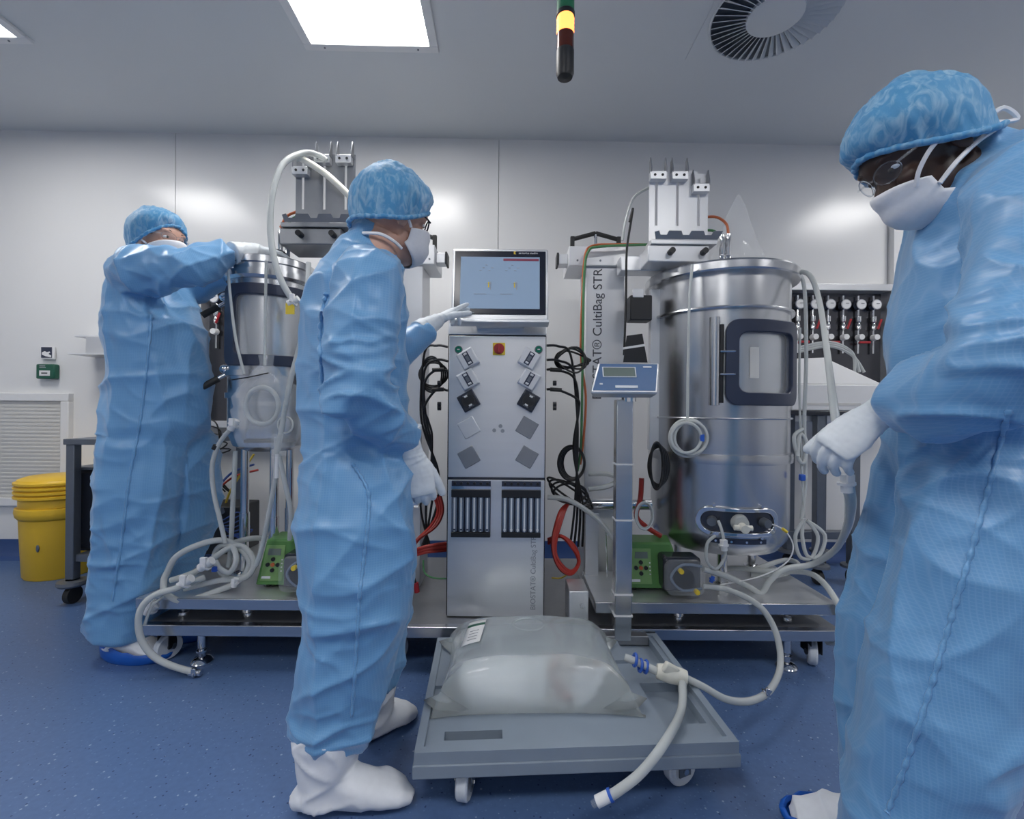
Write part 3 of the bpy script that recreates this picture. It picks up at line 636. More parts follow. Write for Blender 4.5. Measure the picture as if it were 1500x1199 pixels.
# ================================================================ SUPPORT COLUMNS with tube racks
def column(x0, x1, xo, d, sgn, label, lettering):
    """x0..x1 column faces; the head box reaches to xo on the cabinet side"""
    zt = 1.745; t = thing('support_column', ((x0+x1)/2, d+.1, BZ), label, 'column')
    obj('post', MB().rng(x0, x1, d, d+.20, BZ+.001, zt), 'whitepaint', t, bevel=.004)
    hx0, hx1 = (xo, x1) if sgn > 0 else (x0, xo)
    h = obj('head_box', MB().rng(hx0, hx1, d-.02, d+.22, zt, 1.84), 'whitepaint', t, bevel=.004)
    e = xo; s = -sgn
    obj('latch_block', MB().rng(e, e+s*.045, d+.02, d+.09, 1.765, 1.815), 'whitepaint', h, bevel=.003)
    obj('latch_cap', MB().rng(e+s*.045, e+s*.055, d+.015, d+.095, 1.76, 1.82), 'black', h, bevel=.002)
    for fx in (.15, .55, .9): obj('screw', MB().cyl((hx0+(hx1-hx0)*fx, d-.02, 1.77), (hx0+(hx1-hx0)*fx, d-.023, 1.77), .005, n=8), 'greysteel', h)
    mx_ = (hx0+hx1)/2
    for s2 in (-1, 1):
        c = MB().tube([(mx_, d+.04, 1.925), (mx_+s2*.11, d+.04, 1.895)], .011, 10, smooth=1).box((mx_+s2*.115, d+.04, 1.872), (.02, .02, .07))
        obj('clamp_lever', c, 'rubber', h, bevel=.002)
    obj('lever_stud', MB().cyl((mx_, d+.04, 1.84), (mx_, d+.04, 1.92), .008, n=10), 'chrome', h)
    if lettering: text('BIOSTAT\u00ae CultiBag STR', .062, VUP(Vector((x0+.078, d-.0012, P(870, 585, d).z))), 'text', t)
    obj('cross_tube', MB().cyl((x0-.02, d-.05, P(870, 735, d).z), (x1+.12*sgn if sgn > 0 else x1, d-.05, P(870, 735, d).z), .026), 'chrome', t)
    return t
CD = 2.27
colA = column(P(862, 0, CD).x, P(919, 0, CD).x, P(836, 0, CD).x, CD, 1, 'white support column lettered vertically beside the large tank', True)
colB = column(P(566, 0, CD).x, P(623, 0, CD).x, P(641, 0, CD).x, CD, -1, 'white support column behind the worker at the screen', False)
def rack(pxL, pxR, yT, yB, d, sgn, m_, label, support_x):
    X = lambda px: P(px, 300, d).x; Z = lambda y: P((pxL+pxR)/2, y, d).z
    x0, x1 = X(pxL), X(pxR); W = x1-x0; z0, z1 = Z(yB), Z(yT)
    t = thing('tube_rack', ((x0+x1)/2, d, z0-.12), label, 'tube rack')
    sl = [.12, .48, .84]; gap = .006; edges = [0]+sl+[1]; pl = MB()
    zs0, zs1 = z0+(z1-z0)*.28, z1-(z1-z0)*.18
    pl.rng(x0, x1, d, d+.006, z0, zs0)
    for i in range(4):
        a = x0+W*edges[i]+(gap if i else 0); b = x0+W*edges[i+1]-(gap if i < 3 else 0)
        pl.rng(a, b, d, d+.006, zs0, z1-(.03 if i == (3 if sgn > 0 else 0) else 0))
    pl.rng(x0, x1, d+.0015, d+.006, zs1+.05, z1-.035)
    obj('back_plate', pl, m_, t)
    for k, s in enumerate(sl):
        zc_ = z1-.03-(.055 if k == (2 if sgn > 0 else 0) else 0); xc = x0+W*s
        cl = MB().rng(xc-.036, xc+.036, d-.035, d-.001, zc_-.025, zc_+.012)
        o = obj('clip', cl, 'panelsteel', t, bevel=.002)
        for e in (-1, 1):
            obj('prong', MB().prism([(0, 0), (.034, 0), (.034, .06), (.018, .075), (0, .02)], (xc+e*.034, d-.035, zc_+.006), (0, 1, 0), (0, 0, 1), .004), 'plate', o)
        for e in (-.017, .017): obj('screw', MB().cyl((xc+e, d-.035, zc_-.006), (xc+e, d-.037, zc_-.006), .006, n=10), 'black', o)
    lip = [(0, 0)]
    for k, s in enumerate(sl): lip += [(W*s-.04, .035 if k else .03), (W*s-.022, .035), (W*s-.014, .018), (W*s+.014, .018), (W*s+.022, .035)]
    lip += [(W+.02, .035), (W, 0)]
    tr = obj('tray', MB().rng(x0-.02, x1, d-.10, d-.001, z0-.02, z0), m_, t, bevel=.002)
    obj('notched_lip', MB().prism(lip, (x0, d-.10, z0), (1, 0, 0), (0, -.35, .94), .004), 'plate', tr)
    br = obj('bracket_box', MB().rng(x0-.03, x1-.03, d-.09, d+.10, z0-.095, z0-.022), m_, t, bevel=.005)
    for fx in (.25, .78): obj('knob', MB().cyl((x0+W*fx, d-.09, z0-.055), (x0+W*fx, d-.125, z0-.055), .013, n=16), 'black', br)
    obj('arm', MB().rng(min(x0+W/2, support_x), max(x0+W/2, support_x), d+.03, d+.12, z0-.10, z0-.03), 'panelsteel', t, bevel=.004)
    return t
rack(951, 1037, 250, 362, 2.12, 1, 'whitepaint', 'white slotted tube holder plate above the large tank', .5)
rack(433, 520, 226, 338, 2.16, -1, 'plate', 'grey slotted tube holder plate above the small tank', -.55)
# motor box and label card beside column
t = thing('sensor_box', P(935, 470, 2.2), 'black sensor box with white label between column and tank', 'sensor')
c = P(936, 453, 2.16); obj('body', MB().box(c, (.10, .08, .115)), 'black', t, bevel=.005)
obj('label_plate', MB().box(P(934, 430, 2.13), (.05, .03, .04)), 'whitepaint', t, bevel=.003)
obj('tag_card', MB().prism([(-.05, -.07), (.06, -.07), (.035, .06), (-.035, .05)], P(929, 508, 2.1), (1, 0, 0), (0, 0, 1), .004), 'black', t)
obj('tag_stripe', MB().prism([(-.052, -.012), (.050, .004), (.047, .014), (-.05, -.002)], P(929, 508, 2.098), (1, 0, 0), (0, 0, 1), .003), 'label', t)

# ================================================================ WEIGHING TERMINAL on its pole
PD = 1.80
t = thing('weighing_terminal', P(920, 925, PD), 'blue faced weighing display on a square grey pole', 'display')
px_ = P(921, 0, PD).x
po = obj('pole', MB().rng(px_-.033, px_+.033, PD, PD+.05, .15, P(921, 585, PD).z), 'steelh', t, bevel=.004)
for y in (762, 871, 902, 680): obj('cable_tie', MB().rng(px_-.036, px_+.036, PD-.003, PD+.053, P(921, y, PD).z-.003, P(921, y, PD).z+.003), 'label', po)
obj('foot_bracket', MB().rng(px_-.09, px_+.10, PD+.002, PD+.048, .135, .17), 'plate', t, bevel=.003)
dcn = P(916, 552, PD-.03); TT = Matrix.Translation(dcn) @ Matrix.Rotation(rad(-25), 4, 'X')
hd = obj('housing', MB().add([TT @ Vector(p) for p in ((-.14, 0, -.07), (.118, 0, -.07), (.14, 0, .065), (-.10, 0, .065), (-.12, .05, -.065), (.105, .05, -.065), (.12, .05, .055), (-.09, .05, .055))],
    [(0, 1, 2, 3), (7, 6, 5, 4), (0, 4, 5, 1), (1, 5, 6, 2), (2, 6, 7, 3), (3, 7, 4, 0)]), 'panelsteel', t, bevel=.008)
obj('face', MB().add([TT @ Vector(p) for p in ((-.128, -.002, -.058), (.108, -.002, -.058), (.128, -.002, .056), (-.092, -.002, .056))]+[TT @ Vector(p) for p in ((-.128, .002, -.058), (.108, .002, -.058), (.128, .002, .056), (-.092, .002, .056))],
    [(0, 1, 2, 3), (7, 6, 5, 4), (0, 4, 5, 1), (1, 5, 6, 2), (2, 6, 7, 3), (3, 7, 4, 0)]), 'terminalblue', hd)
obj('display_frame', MB().box((-.022, -.003, .020), (.128, .002, .044), TT), 'textwhite', hd); obj('display', MB().box((-.022, -.0045, .020), (.120, .002, .037), TT), 'lcd', hd)
obj('print_strip', MB().box((.088, -.003, .043), (.032, .002, .006), TT), 'textwhite', hd)
obj('key_strip', MB().box((.0, -.003, -.043), (.085, .002, .010), TT), 'textwhite', hd); obj('key', MB().box((-.095, -.003, -.032), (.012, .002, .006), TT), 'textwhite', hd)
obj('swivel', MB().cyl(P(921, 588, PD+.02), P(921, 572, PD+.02), .028, n=18), 'chrome', t)

# ================================================================ PERISTALTIC PUMPS
def pump(px, py, d, label, sgn=1):
    c = P(px, py, d); c.z = UZ; t = thing('peristaltic_pump', c, label, 'pump')
    x0, x1 = c.x, c.x+.25; y0, y1 = d, d+.17; z = UZ+.012; h = .185
    obj('body', MB().add([(x0-.015, y0, z), (x1, y0, z), (x1, y1, z), (x0, y1, z), (x0+.015, y0+.035, z+h), (x1-.06, y0+.035, z+h), (x1-.03, y1, z+h), (x0+.01, y1, z+h)],
        [(3, 2, 1, 0), (4, 5, 6, 7), (0, 1, 5, 4), (1, 2, 6, 5), (2, 3, 7, 6), (3, 0, 4, 7)]), 'pump', t, bevel=.008)
    F_ = lambda u, v, o=.0: Vector((x0+u, y0+.035*v/h-o, z+v))
    tl = (0, -1/ math.hypot(1, .035/h), 0)
    upv = Vector((0, .035/h, 1)).normalized()
    pan = obj('control_panel', MB().prism([(.005, .02), (.10, .02), (.10, .165), (.022, .165)], F_(0, 0, .003), (1, 0, 0), upv, .003), 'pumplight', t, bevel=.002)
    obj('display', MB().prism([(.03, .125), (.085, .125), (.085, .152), (.033, .152)], F_(0, 0, .006), (1, 0, 0), upv, .003), 'lcd', pan)
    for u, v, m_ in ((.055, .085, 'orange'), (.055, .107, 'black'), (.055, .063, 'black'), (.034, .085, 'black'), (.076, .085, 'black')):
        obj('button', MB().cyl(F_(u, v, .004), F_(u, v, .011), .0085, n=12), m_, pan)
    for k in range(4): obj('indicator', MB().cyl(F_(.093, .06+.015*k, .004), F_(.093, .06+.015*k, .008), .003, n=8), 'label', pan)
    obj('brand_strip', MB().prism([(.012, .03), (.05, .03), (.05, .04), (.014, .04)], F_(0, 0, .006), (1, 0, 0), upv, .002), 'textwhite', pan)
    hx = x0+.13
    hd = obj('pump_head', MB().rng(hx, hx+.155, y0-.06, y0+.04, z+.01, z+.15), 'blackgloss', t, bevel=.015)
    obj('clear_cover', MB().prism(rrect(.155, .135, .03), (hx+.0775, y0-.062, z+.077), (1, 0, 0), (0, 0, 1), .03), 'pane', hd)
    obj('rotor', MB().cyl((hx+.0775, y0-.061, z+.07), (hx+.0775, y0-.075, z+.07), .042, n=24), 'black', hd)
    obj('tube_track', MB().tube([(hx+.15, y0-.07, z+.12), (hx+.07, y0-.072, z+.125), (hx+.025, y0-.072, z+.075), (hx+.07, y0-.072, z+.025), (hx+.15, y0-.07, z+.03)], .006), 'tubeglass', hd)
    for u, v in ((.06, .105), (.125, .022)): obj('yellow_mark', MB().cyl((hx+u, y0-.075, z+v), (hx+u, y0-.095, z+v), .010, n=10), 'tagyellow', hd)
    for fx in (.03, .2):
        for fy in (.03, .14): obj('foot', MB().cyl((x0+fx, y0+fy, UZ), (x0+fx, y0+fy, z+.002), .012, n=10), 'rubber', t)
pump(928, 0, 1.96, 'green peristaltic pump beside the weighing display pole')
pump(386, 0, 1.96, 'green peristaltic pump behind the worker at the screen')

# ================================================================ DOLLY AND LIQUID BAG
DA = rad(3.4); DT = Matrix.Translation((.168, 1.515, 0)) @ Matrix.Rotation(DA, 4, 'Z')
t = thing('transport_dolly', (.168, 1.515, 0), 'grey plastic transport dolly carrying the liquid bag', 'dolly')
W2, D2, z0, z1 = .43, .30, .098, .165
xs = [-W2, -W2+.022, -.36, -.20, .20, .26, .39, W2-.022, W2]; ys = [-D2, -D2+.022, -.235, -.20, -.10, .0, .12, .24, D2-.018, D2]
def ztop(i, j):
    if i in (0, len(xs)-2) or j in (0, len(ys)-2): return z1
    if i == 2 and j == 2: return .115          # front slot
    if i == 5 and j in (3, 4): return .118     # pocket
    if i in (1, 6) and j >= 5: return .158
    if i >= 4 and j in (6, 7): return .130 if i == 5 else .160
    return .148
dm = MB()
for i in range(len(xs)-1):
    for j in range(len(ys)-1): dm.rng(xs[i], xs[i+1], ys[j], ys[j+1], z0+.015, ztop(i, j), DT)
bm = bmesh.new(); bm.from_mesh(dm.mesh()); bmesh.ops.remove_doubles(bm, verts=bm.verts, dist=1e-5); me = bpy.data.meshes.new('deck'); bm.to_mesh(me); bm.free()
obj('deck', me, 'dolly', t, smooth=20)
sk = MB()
for bx in ((-W2-.004, W2+.004, -D2-.004, -D2+.01), (-W2-.004, W2+.004, D2-.01, D2+.004), (-W2-.004, -W2+.01, -D2, D2), (W2-.01, W2+.004, -D2, D2)): sk.rng(bx[0], bx[1], bx[2], bx[3], z0, z0+.035, DT)
obj('skirt', sk, 'dolly', t, bevel=.003)
for x, y, an in ((-.30, -.245, 76), (.30, -.225, 20), (-.33, .2, 20), (.33, .2, 30)):
    TW = DT @ Matrix.Translation((x, y, .049)) @ Matrix.Rotation(rad(an), 4, 'Z')
    fk = obj('castor_fork', MB().box((0, -.021, .02), (.04, .004, .07), TW).box((0, .021, .02), (.04, .004, .07), TW).box((0, 0, .055), (.07, .05, .02), TW), 'greysteel', t)
    wl = obj('wheel', MB().lathe([(.010, -.014), (.028, -.014), (.032, -.010), (.040, -.012), (.044, -.016), (.048, -.012), (.048, .012), (.044, .016), (.040, .012), (.032, .010), (.028, .014), (.010, .014)], T=TW @ Matrix.Rotation(pi/2, 4, 'X'), n=32), 'wheel', fk)
    obj('axle', MB().cyl((0, -.028, 0), (0, .028, 0), .009, n=8, T=TW), 'chrome', fk)
# liquid bag: a pillow
BGT = Matrix.Translation((.075, 1.565, .150)) @ Matrix.Rotation(rad(1.5), 4, 'Z')
t = thing('liquid_bag', BGT.translation, 'translucent plastic bag full of clear liquid on the dolly', 'liquid bag')
N = 44; bv = []; bf = []
hx, hy, H = .30, .205, .142
for side in (1, -1):
    for i in range(N+1):
        for j in range(N+1):
            u, v = -1+2*i/N, -1+2*j/N
            e = (max(0, 1-abs(u)**4)*max(0, 1-abs(v)**6))**.42
            k = 1-.07*(1-abs(v)**2)*abs(u)**4-.0; kk = 1-.06*(1-abs(u)**2)*abs(v)**4
            x, y = hx*u*k, hy*v*kk
            if side > 0: z = .004+H*e*(1+.03*noise.noise(Vector((u*2, v*2, 3)))) - .0
            else: z = .0
            wr = (abs(u)**6+abs(v)**6)*.010*noise.noise(Vector((u*6, v*6, 1.7)))
            flare = .02*(abs(u)*abs(v))**8
            bv.append(BGT @ Vector((x*(1+.10*(1-e)*0+flare*3), y*(1+flare*3), max(0, z+(wr if side > 0 else 0)))))
o_ = (N+1)**2
for i in range(N):
    for j in range(N):
        a = i*(N+1)+j; bf.append((a, a+N+1, a+N+2, a+1)); bf.append((o_+a, o_+a+1, o_+a+N+2, o_+a+N+1))
ring = [i*(N+1) for i in range(N+1)]+[N*(N+1)+j for j in range(1, N+1)]+[i*(N+1)+N for i in range(N-1, -1, -1)]+[j for j in range(N-1, 0, -1)]
for k in range(len(ring)): a, b = ring[k], ring[(k+1) % len(ring)]; bf.append((a, b, o_+b, o_+a))
obj('pillow', MB().add(bv, bf), 'bagliquid', t, smooth=60)
BT = lambda x, y, z: BGT @ Vector((x, y, z))
for sx, sy in ((-1, -1), (1, -1), (-1, 1), (1, 1)):
    obj('corner_flap', MB().add([BT(sx*a, sy*b, z) for a, b, z in ((.20, .19, .012), (.285, .12, .012), (.335, .175, .03), (.30, .205, .022), (.25, .21, .010), (.28, .17, .05))], [(0, 5, 4), (1, 2, 5), (2, 3, 5), (3, 4, 5), (0, 1, 5)]), 'bagliquid', t, solid=.002)
zt_ = lambda u, v: .005+H*(max(0, 1-abs(u)**4)*max(0, 1-abs(v)**6))**.42
obj('fill_port', MB().tube([BT(.055*cos(a)-.01, .05*sin(a)+.06, zt_((.055*cos(a)-.01)/hx, (.05*sin(a)+.06)/hy)) for a in [2*pi*k/28 for k in range(28)]], .0035, 6, True, 1), 'bagliquid', t)
lab = MB(); lv = []
for i in range(9):
    for j in range(5):
        u, v = -.235+.06*(j/4)+.018*(i/8), -.06+.15*i/8
        lv.append(BT(u, v, zt_(u/hx, v/hy)*1.01+.006))
lab.add(lv, [(i*5+j, i*5+j+1, (i+1)*5+j+1, (i+1)*5+j) for i in range(8) for j in range(4)]); lb = obj('sticker', lab, 'label', t, solid=.001)
st = [lv[6*5+j] + Vector((0, 0, .001)) for j in range(5)]; st2 = [lv[7*5+j]*.75+lv[6*5+j]*.25 + Vector((0, 0, .0015)) for j in range(5)]
obj('green_stripe', MB().add(st+st2, [(j, j+1, 6+j, 5+j) for j in range(4)]), 'green', lb, solid=.001)
for r in range(4):
    s0 = [lv[(r+1)*5+j]*.85+lv[(r+2)*5+j]*.15+Vector((0, 0, .001)) for j in range(1, 4)]; s1 = [lv[(r+1)*5+j]*.7+lv[(r+2)*5+j]*.3+Vector((0, 0, .001)) for j in range(1, 4)]
    obj('print_line', MB().add(s0+s1, [(j, j+1, 4+j, 3+j) for j in range(2)]), 'textgrey', lb, solid=.0006)

# ================================================================ HOSES AND CABLES
def hose(name, label, cat_, pts, r, material='hose', group=None, n=8, closed=False):
    o = obj(name, MB().tube([P(*p) if len(p) == 3 and p[0] > 5 else Vector(p) for p in pts], r, n, closed), material, smooth=60)
    return tag(o, label, cat_, group)
def fitting(px, py, d, label, material='connector', s=1, dirp=None):
    a = P(px, py, d); b = P(*dirp, d) if dirp else a+Vector((.04, 0, -.03)); dv = (b-a).normalized()
    t = thing('tube_connector', a, label, 'connector')
    obj('barrel', MB().cyl(a-dv*.022*s, a+dv*.022*s, .013*s, n=14), material, t)
    obj('flange', MB().cyl(a-dv*.003*s, a+dv*.003*s, .020*s, n=14), material, t)
    obj('clip', MB().box((0, 0, 0), (.018*s, .012*s, .03*s), Matrix.Translation(a+Vector((0, -.012*s, .01*s)))), material, t, bevel=.002)
    return t
# bag outlet
t = thing('y_connector', P(985, 990, 1.50), 'cream three-way tube connector beside the liquid bag', 'connector')
ya, yb, yc_ = P(962, 982, 1.52), P(1006, 993, 1.50), P(1000, 1004, 1.47)
obj('body', MB().tube([ya, (ya+yb)/2, yb], lambda s: .022+.006*sin(pi*s), 14, smooth=4), 'connector', t); obj('wing', MB().box((0, 0, 0), (.05, .02, .035), Matrix.Translation(P(982, 980, 1.50)) @ Matrix.Rotation(.5, 4, 'Y')), 'connector', t, bevel=.006)
hose('bag_outlet', 'short clear outlet tube with blue clips at the liquid bag', 'tube', [(915, 962, 1.56), (940, 972, 1.54), (965, 984, 1.52)], .013)
for k, (px, py) in enumerate(((930, 966), (938, 974), (946, 976))):
    tag(obj('tube_clip', MB().tube([P(px, py, 1.54)+Vector((.004*sin(a), .018*cos(a), .018*sin(a))) for a in [2*pi*i/14 for i in range(14)]], .005, 6, True, 1), 'clipblue'), 'blue ring clip on the bag outlet tube', 'clip', 'blue clips on the bag outlet')
hose('drain_hose', 'clear hose hanging from the connector over the dolly front', 'hose', [(1000, 1000, 1.47), (998, 1040, 1.38), (975, 1085, 1.20), (940, 1130, 1.16), (905, 1158, 1.15), (888, 1167, 1.15)], .0125)
t = thing('hose_end', P(880, 1170, 1.15), 'white hose end fitting with blue band above the floor', 'connector')
obj('plug', MB().cyl(P(892, 1165, 1.15), P(874, 1174, 1.15), .014, n=14), 'label', t); obj('band', MB().cyl(P(896, 1163, 1.15), P(892, 1165, 1.15), .016, n=14), 'clipblue', t); obj('nozzle', MB().cyl(P(874, 1174, 1.15), P(868, 1178, 1.15), .009, n=12), 'pane', t)
hose('transfer_hose', 'clear transfer hose from the bag connector up to the green pump', 'hose', [(1006, 993, 1.50), (1030, 1005, 1.48), (1065, 1024, 1.47), (1100, 1026, 1.50), (1128, 1010, 1.58), (1143, 975, 1.70), (1138, 930, 1.76), (1118, 893, 1.79), (1090, 873, 1.82), (1060, 862, 1.88), (1030, 858, 1.905)], .0115)
fitting(1122, 1014, 1.55, 'metal hose clamp on the transfer hose near floor', 'chrome', .8, (1130, 1006))
hose('pump_hose', 'white hose from the pump head rising over the platform to worker', 'hose', [(1030, 833, 1.905), (1060, 842, 1.92), (1095, 858, 1.95), (1115, 868, 1.95), (1128, 850, 1.95), (1150, 833, 1.98), (1190, 826, 2.0), (1222, 806, 1.85), (1240, 775, 1.5), (1246, 742, 1.2), (1243, 715, 1.06), (1240, 702, 1.03)], .0125)
fitting(1240, 708, 1.03, 'white hose coupling held in the bending worker\'s glove', 'label', .9, (1241, 722))
hose('lid_hose', 'white hose from large tank lid down to gloved hand', 'hose', [(1160, 398, 2.1), (1185, 402, 2.0), (1200, 440, 1.85), (1212, 520, 1.5), (1222, 600, 1.15), (1232, 655, 1.03)], .010)
hose('side_hose', 'thin clear hose hanging down the large tank right side', 'hose', [(1165, 395, 2.1), (1178, 420, 2.08), (1181, 520, 2.06), (1178, 620, 2.06), (1180, 700, 2.06), (1174, 760, 2.05)], .008)
hose('sample_line', 'thin sample line with blue clamp beside the large tank', 'tube', [(1172, 480, 2.06), (1171, 560, 2.05), (1173, 640, 2.05), (1175, 700, 2.05), (1178, 758, 2.05)], .005)
tag(obj('line_clamp', MB().box(P(1175, 699, 2.04), (.022, .02, .028)), 'clipblue', bevel=.004), 'small blue clamp on the thin sample line', 'clamp')
for k, (dx, dy) in enumerate(((0, 0), (10, -2))):
    hose('hose_loop', 'clear hose looped and tied beside the large tank base', 'hose', [(1178, 760, 2.04+.02*k), (1165+dx, 785+dy, 2.04), (1172+dx, 815+dy, 2.03), (1190+dx, 815+dy, 2.03), (1198+dx, 785+dy, 2.04), (1182, 762, 2.05)], .008, group='loops beside the tank base')
hose('hanging_coil_tie', 'bundled clear tube hanging at tank ring band', 'tube', [(1176, 628, 2.04), (1163, 640, 2.03), (1170, 672, 2.03), (1178, 676, 2.03), (1182, 650, 2.04), (1172, 636, 2.04), (1168, 668, 2.02)], .008)
hose('platform_hose', 'white hose lying across the large tank platform and off its edge', 'hose', [(1040, 838, 2.15), (1075, 832, 2.12), (1130, 836, 2.05), (1180, 838, 2.04), (1205, 852, 1.96), (1228, 885, 1.83), (1240, 915, 1.82), (1232, 938, 1.85), (1212, 940, 1.92)], .0125)
hose('platform_loop', 'white hose loop lying behind the large tank leg', 'hose', [(1100, 835, 2.2), (1150, 820, 2.3), (1170, 828, 2.2), (1140, 842, 2.08), (1100, 840, 2.1)], .012)
hose('tank_line', 'thin white line hanging down the front of large tank', 'tube', [(1014, 388, 1.95), (1010, 440, 1.93), (1008, 530, 1.92), (1007, 612, 1.92)], .006)
for k, (r, dx) in enumerate(((27, 0), (24, 4), (22, -3))):
    hose('tank_coil', 'coiled clear tube hanging on the front of large tank', 'tube', [(1008+dx+r*cos(a), 641+r*sin(a), 1.915-.008*k) for a in [2*pi*i/14 for i in range(14)]], .007, group='coil on the large tank', closed=True)
tag(obj('coil_clip', MB().box(P(1028, 641, 1.90), (.018, .016, .03)), 'clipblue', bevel=.003), 'blue clip on the coil hung on tank', 'clip')
hose('sample_loop', 'small clear tube loop at the large tank sight port', 'tube', [(1052, 762, 1.92), (1058, 780, 1.90), (1062, 812, 1.90), (1050, 832, 1.90), (1036, 822, 1.90), (1036, 796, 1.90), (1048, 784, 1.90)], .0065)
fitting(1060, 798, 1.89, 'white pinch clamp on the sight port tube', 'label', 1, (1062, 815)); fitting(1043, 848, 1.90, 'blue tipped tube end above the platform', 'clipblue', .6, (1040, 855))
hose('probe_wire', 'thin white probe wire from sight port to pump', 'wire', [(1120, 764, 1.94), (1148, 776, 1.93), (1162, 800, 1.93), (1150, 825, 1.93), (1110, 845, 1.93), (1055, 856, 1.93)], .003, 'label')
tag(obj('wire_tag', MB().cyl(P(1146, 774, 1.925), P(1153, 779, 1.925), .006, n=10), 'tagyellow'), 'yellow sleeve on the probe wire', 'sleeve')
# left tank hoses
hose('arch_hose', 'white hose arching from the tube rack down to small tank', 'hose', [(478, 235, 2.12), (468, 228, 2.11), (445, 224, 2.08), (415, 240, 2.0), (399, 285, 1.95), (396, 335, 1.93), (402, 380, 1.92), (414, 415, 1.92), (428, 438, 1.93)], .013)
hose('rack_hose', 'cream hose running from rack behind the worker at screen', 'hose', [(435, 232, 2.09), (445, 234, 2.09), (475, 253, 2.08), (500, 275, 2.06), (530, 305, 2.05)], .015, 'connector')
fitting(430, 441, 1.92, 'white plug with yellow tag at the arching hose end', 'label', 1.1, (440, 436))
tag(obj('yellow_tag', MB().box(P(425, 452, 1.915), (.035, .006, .045), ), 'tagyellow'), 'yellow tag hanging on small tank window', 'tag')
hose('drop_hose', 'clear hose dropping beside small tank to its base', 'hose', [(452, 385, 1.97), (450, 430, 1.94), (440, 500, 1.92), (425, 560, 1.90), (412, 630, 1.90), (407, 660, 1.90)], .011)
hose('thin_line', 'thin clear line hanging down the small tank left edge', 'tube', [(333, 385, 1.96), (338, 440, 1.95), (346, 500, 1.94), (358, 548, 1.94)], .006)
hose('centre_line', 'thin clear line down the middle of small tank window', 'tube', [(390, 382, 1.93), (389, 440, 1.93), (388, 500, 1.93), (388, 535, 1.92)], .006)
# plastic bag with coil on small tank
bgm = MB(); n1, n2 = 26, 20; vs_ = []
for i in range(n2+1):
    tt = i/n2; y = 520+135*tt; wd = 6+44*min(1, (tt*2.2)**1.2)*(1-.25*max(0, tt-.8)/.2) if tt > .1 else 12-40*tt
    for k in range(n1):
        a = 2*pi*k/n1; nz = noise.noise(Vector((cos(a)*2, sin(a)*2, tt*7)))+.45*noise.noise(Vector((cos(a)*6, sin(a)*6, tt*19)))
        p = P(390+(wd*(1+.22*nz))*cos(a), y, 1.925); p.y = 1.925+.040*sin(a)*(1+.5*nz)*min(1, tt*3+.2); vs_.append(p)
bgm.add(vs_, [(i*n1+k, i*n1+(k+1) % n1, (i+1)*n1+(k+1) % n1, (i+1)*n1+k) for i in range(n2) for k in range(n1)])
tag(obj('plastic_bag', bgm, 'film', smooth=12), 'crinkled clear plastic bag holding coiled tube on small tank', 'plastic bag')
hose('bagged_coil', 'coiled clear tube inside plastic bag on small tank', 'tube', [(384+24*cos(a), 594+27*sin(a), 1.925) for a in [2*pi*i/14 for i in range(14)]], .010, closed=True)
hose('bag_tie', 'black cable tie around the clear plastic bag neck', 'cable tie', [(340, 556, 1.93), (365, 552, 1.89), (393, 546, 1.875)], .0025, 'cable')
hose('small_coil', 'small tube ring hanging right of the plastic bag', 'tube', [(418+11*cos(a), 622+12*sin(a), 1.90) for a in [2*pi*i/12 for i in range(12)]], .004, closed=True)
fitting(342, 622, 1.92, 'white tube joint at the left of plastic bag', 'label', 1.1, (335, 632))
hose('side_tube', 'clear tube curving from plastic bag down to platform', 'hose', [(338, 628, 1.92), (322, 648, 1.92), (311, 680, 1.92), (313, 720, 1.92), (322, 760, 1.91), (330, 795, 1.90)], .009)
tag(obj('tube_ring', MB().cyl(P(317, 652, 1.92), P(314, 658, 1.92), .012, n=12), 'cable'), 'black ring on the clear side tube', 'clip')
for k, pts in enumerate(([(345, 660, 2.02), (342, 720, 2.0), (338, 800, 1.98), (334, 830, 1.97)], [(405, 640, 1.90), (404, 690, 1.90), (396, 740, 1.90), (384, 800, 1.90), (375, 828, 1.90)], [(408, 665, 1.90), (418, 710, 1.91), (426, 750, 1.93), (424, 790, 1.95)])):
    hose('leg_hose', ('clear hose hanging left of the small tank front leg', 'clear hose crossing in front of the small tank front leg', 'clear hose bowing right of the small tank front leg')[k], 'hose', pts, .010)
t = thing('line_filter', P(408, 665, 1.9), 'clear line filter block hanging below the plastic bag', 'filter')
obj('body', MB().box(P(408, 652, 1.895), (.05, .03, .09)), 'film', t, bevel=.006); obj('stem', MB().cyl(P(406, 665, 1.895), P(405, 700, 1.895), .008), 'label', t)
loops = [([(245, 838, 1.88), (258, 815, 1.88), (290, 798, 1.90), (325, 791, 1.93), (352, 803, 1.95), (365, 825, 1.95), (350, 850, 1.93), (310, 868, 1.90), (268, 880, 1.86), (243, 868, 1.85), (240, 850, 1.87), (245, 838, 1.88)], .0125),
         ([(250, 850, 1.88), (290, 835, 1.90), (330, 805, 1.92), (355, 800, 1.95), (372, 822, 1.95), (360, 845, 1.93), (320, 850, 1.92), (270, 862, 1.90)], .012),
         ([(314, 812, 1.93), (320, 830, 1.90), (336, 838, 1.90), (346, 820, 1.91), (340, 800, 1.93), (322, 800, 1.95), (314, 816, 1.96), (325, 840, 1.95), (350, 850, 1.95)], .011),
         ([(340, 795, 2.0), (370, 788, 2.05), (395, 790, 2.1), (410, 802, 2.1)], .012)]
for (pts, r), lb_ in zip(loops, ('widest pale hose loop on the small tank platform', 'pale hose crossing inside the widest loop on small platform', 'tight pale hose coil on the small tank platform', 'pale hose bend behind the small tank front leg')): hose('floor_hose', lb_, 'hose', pts, r)
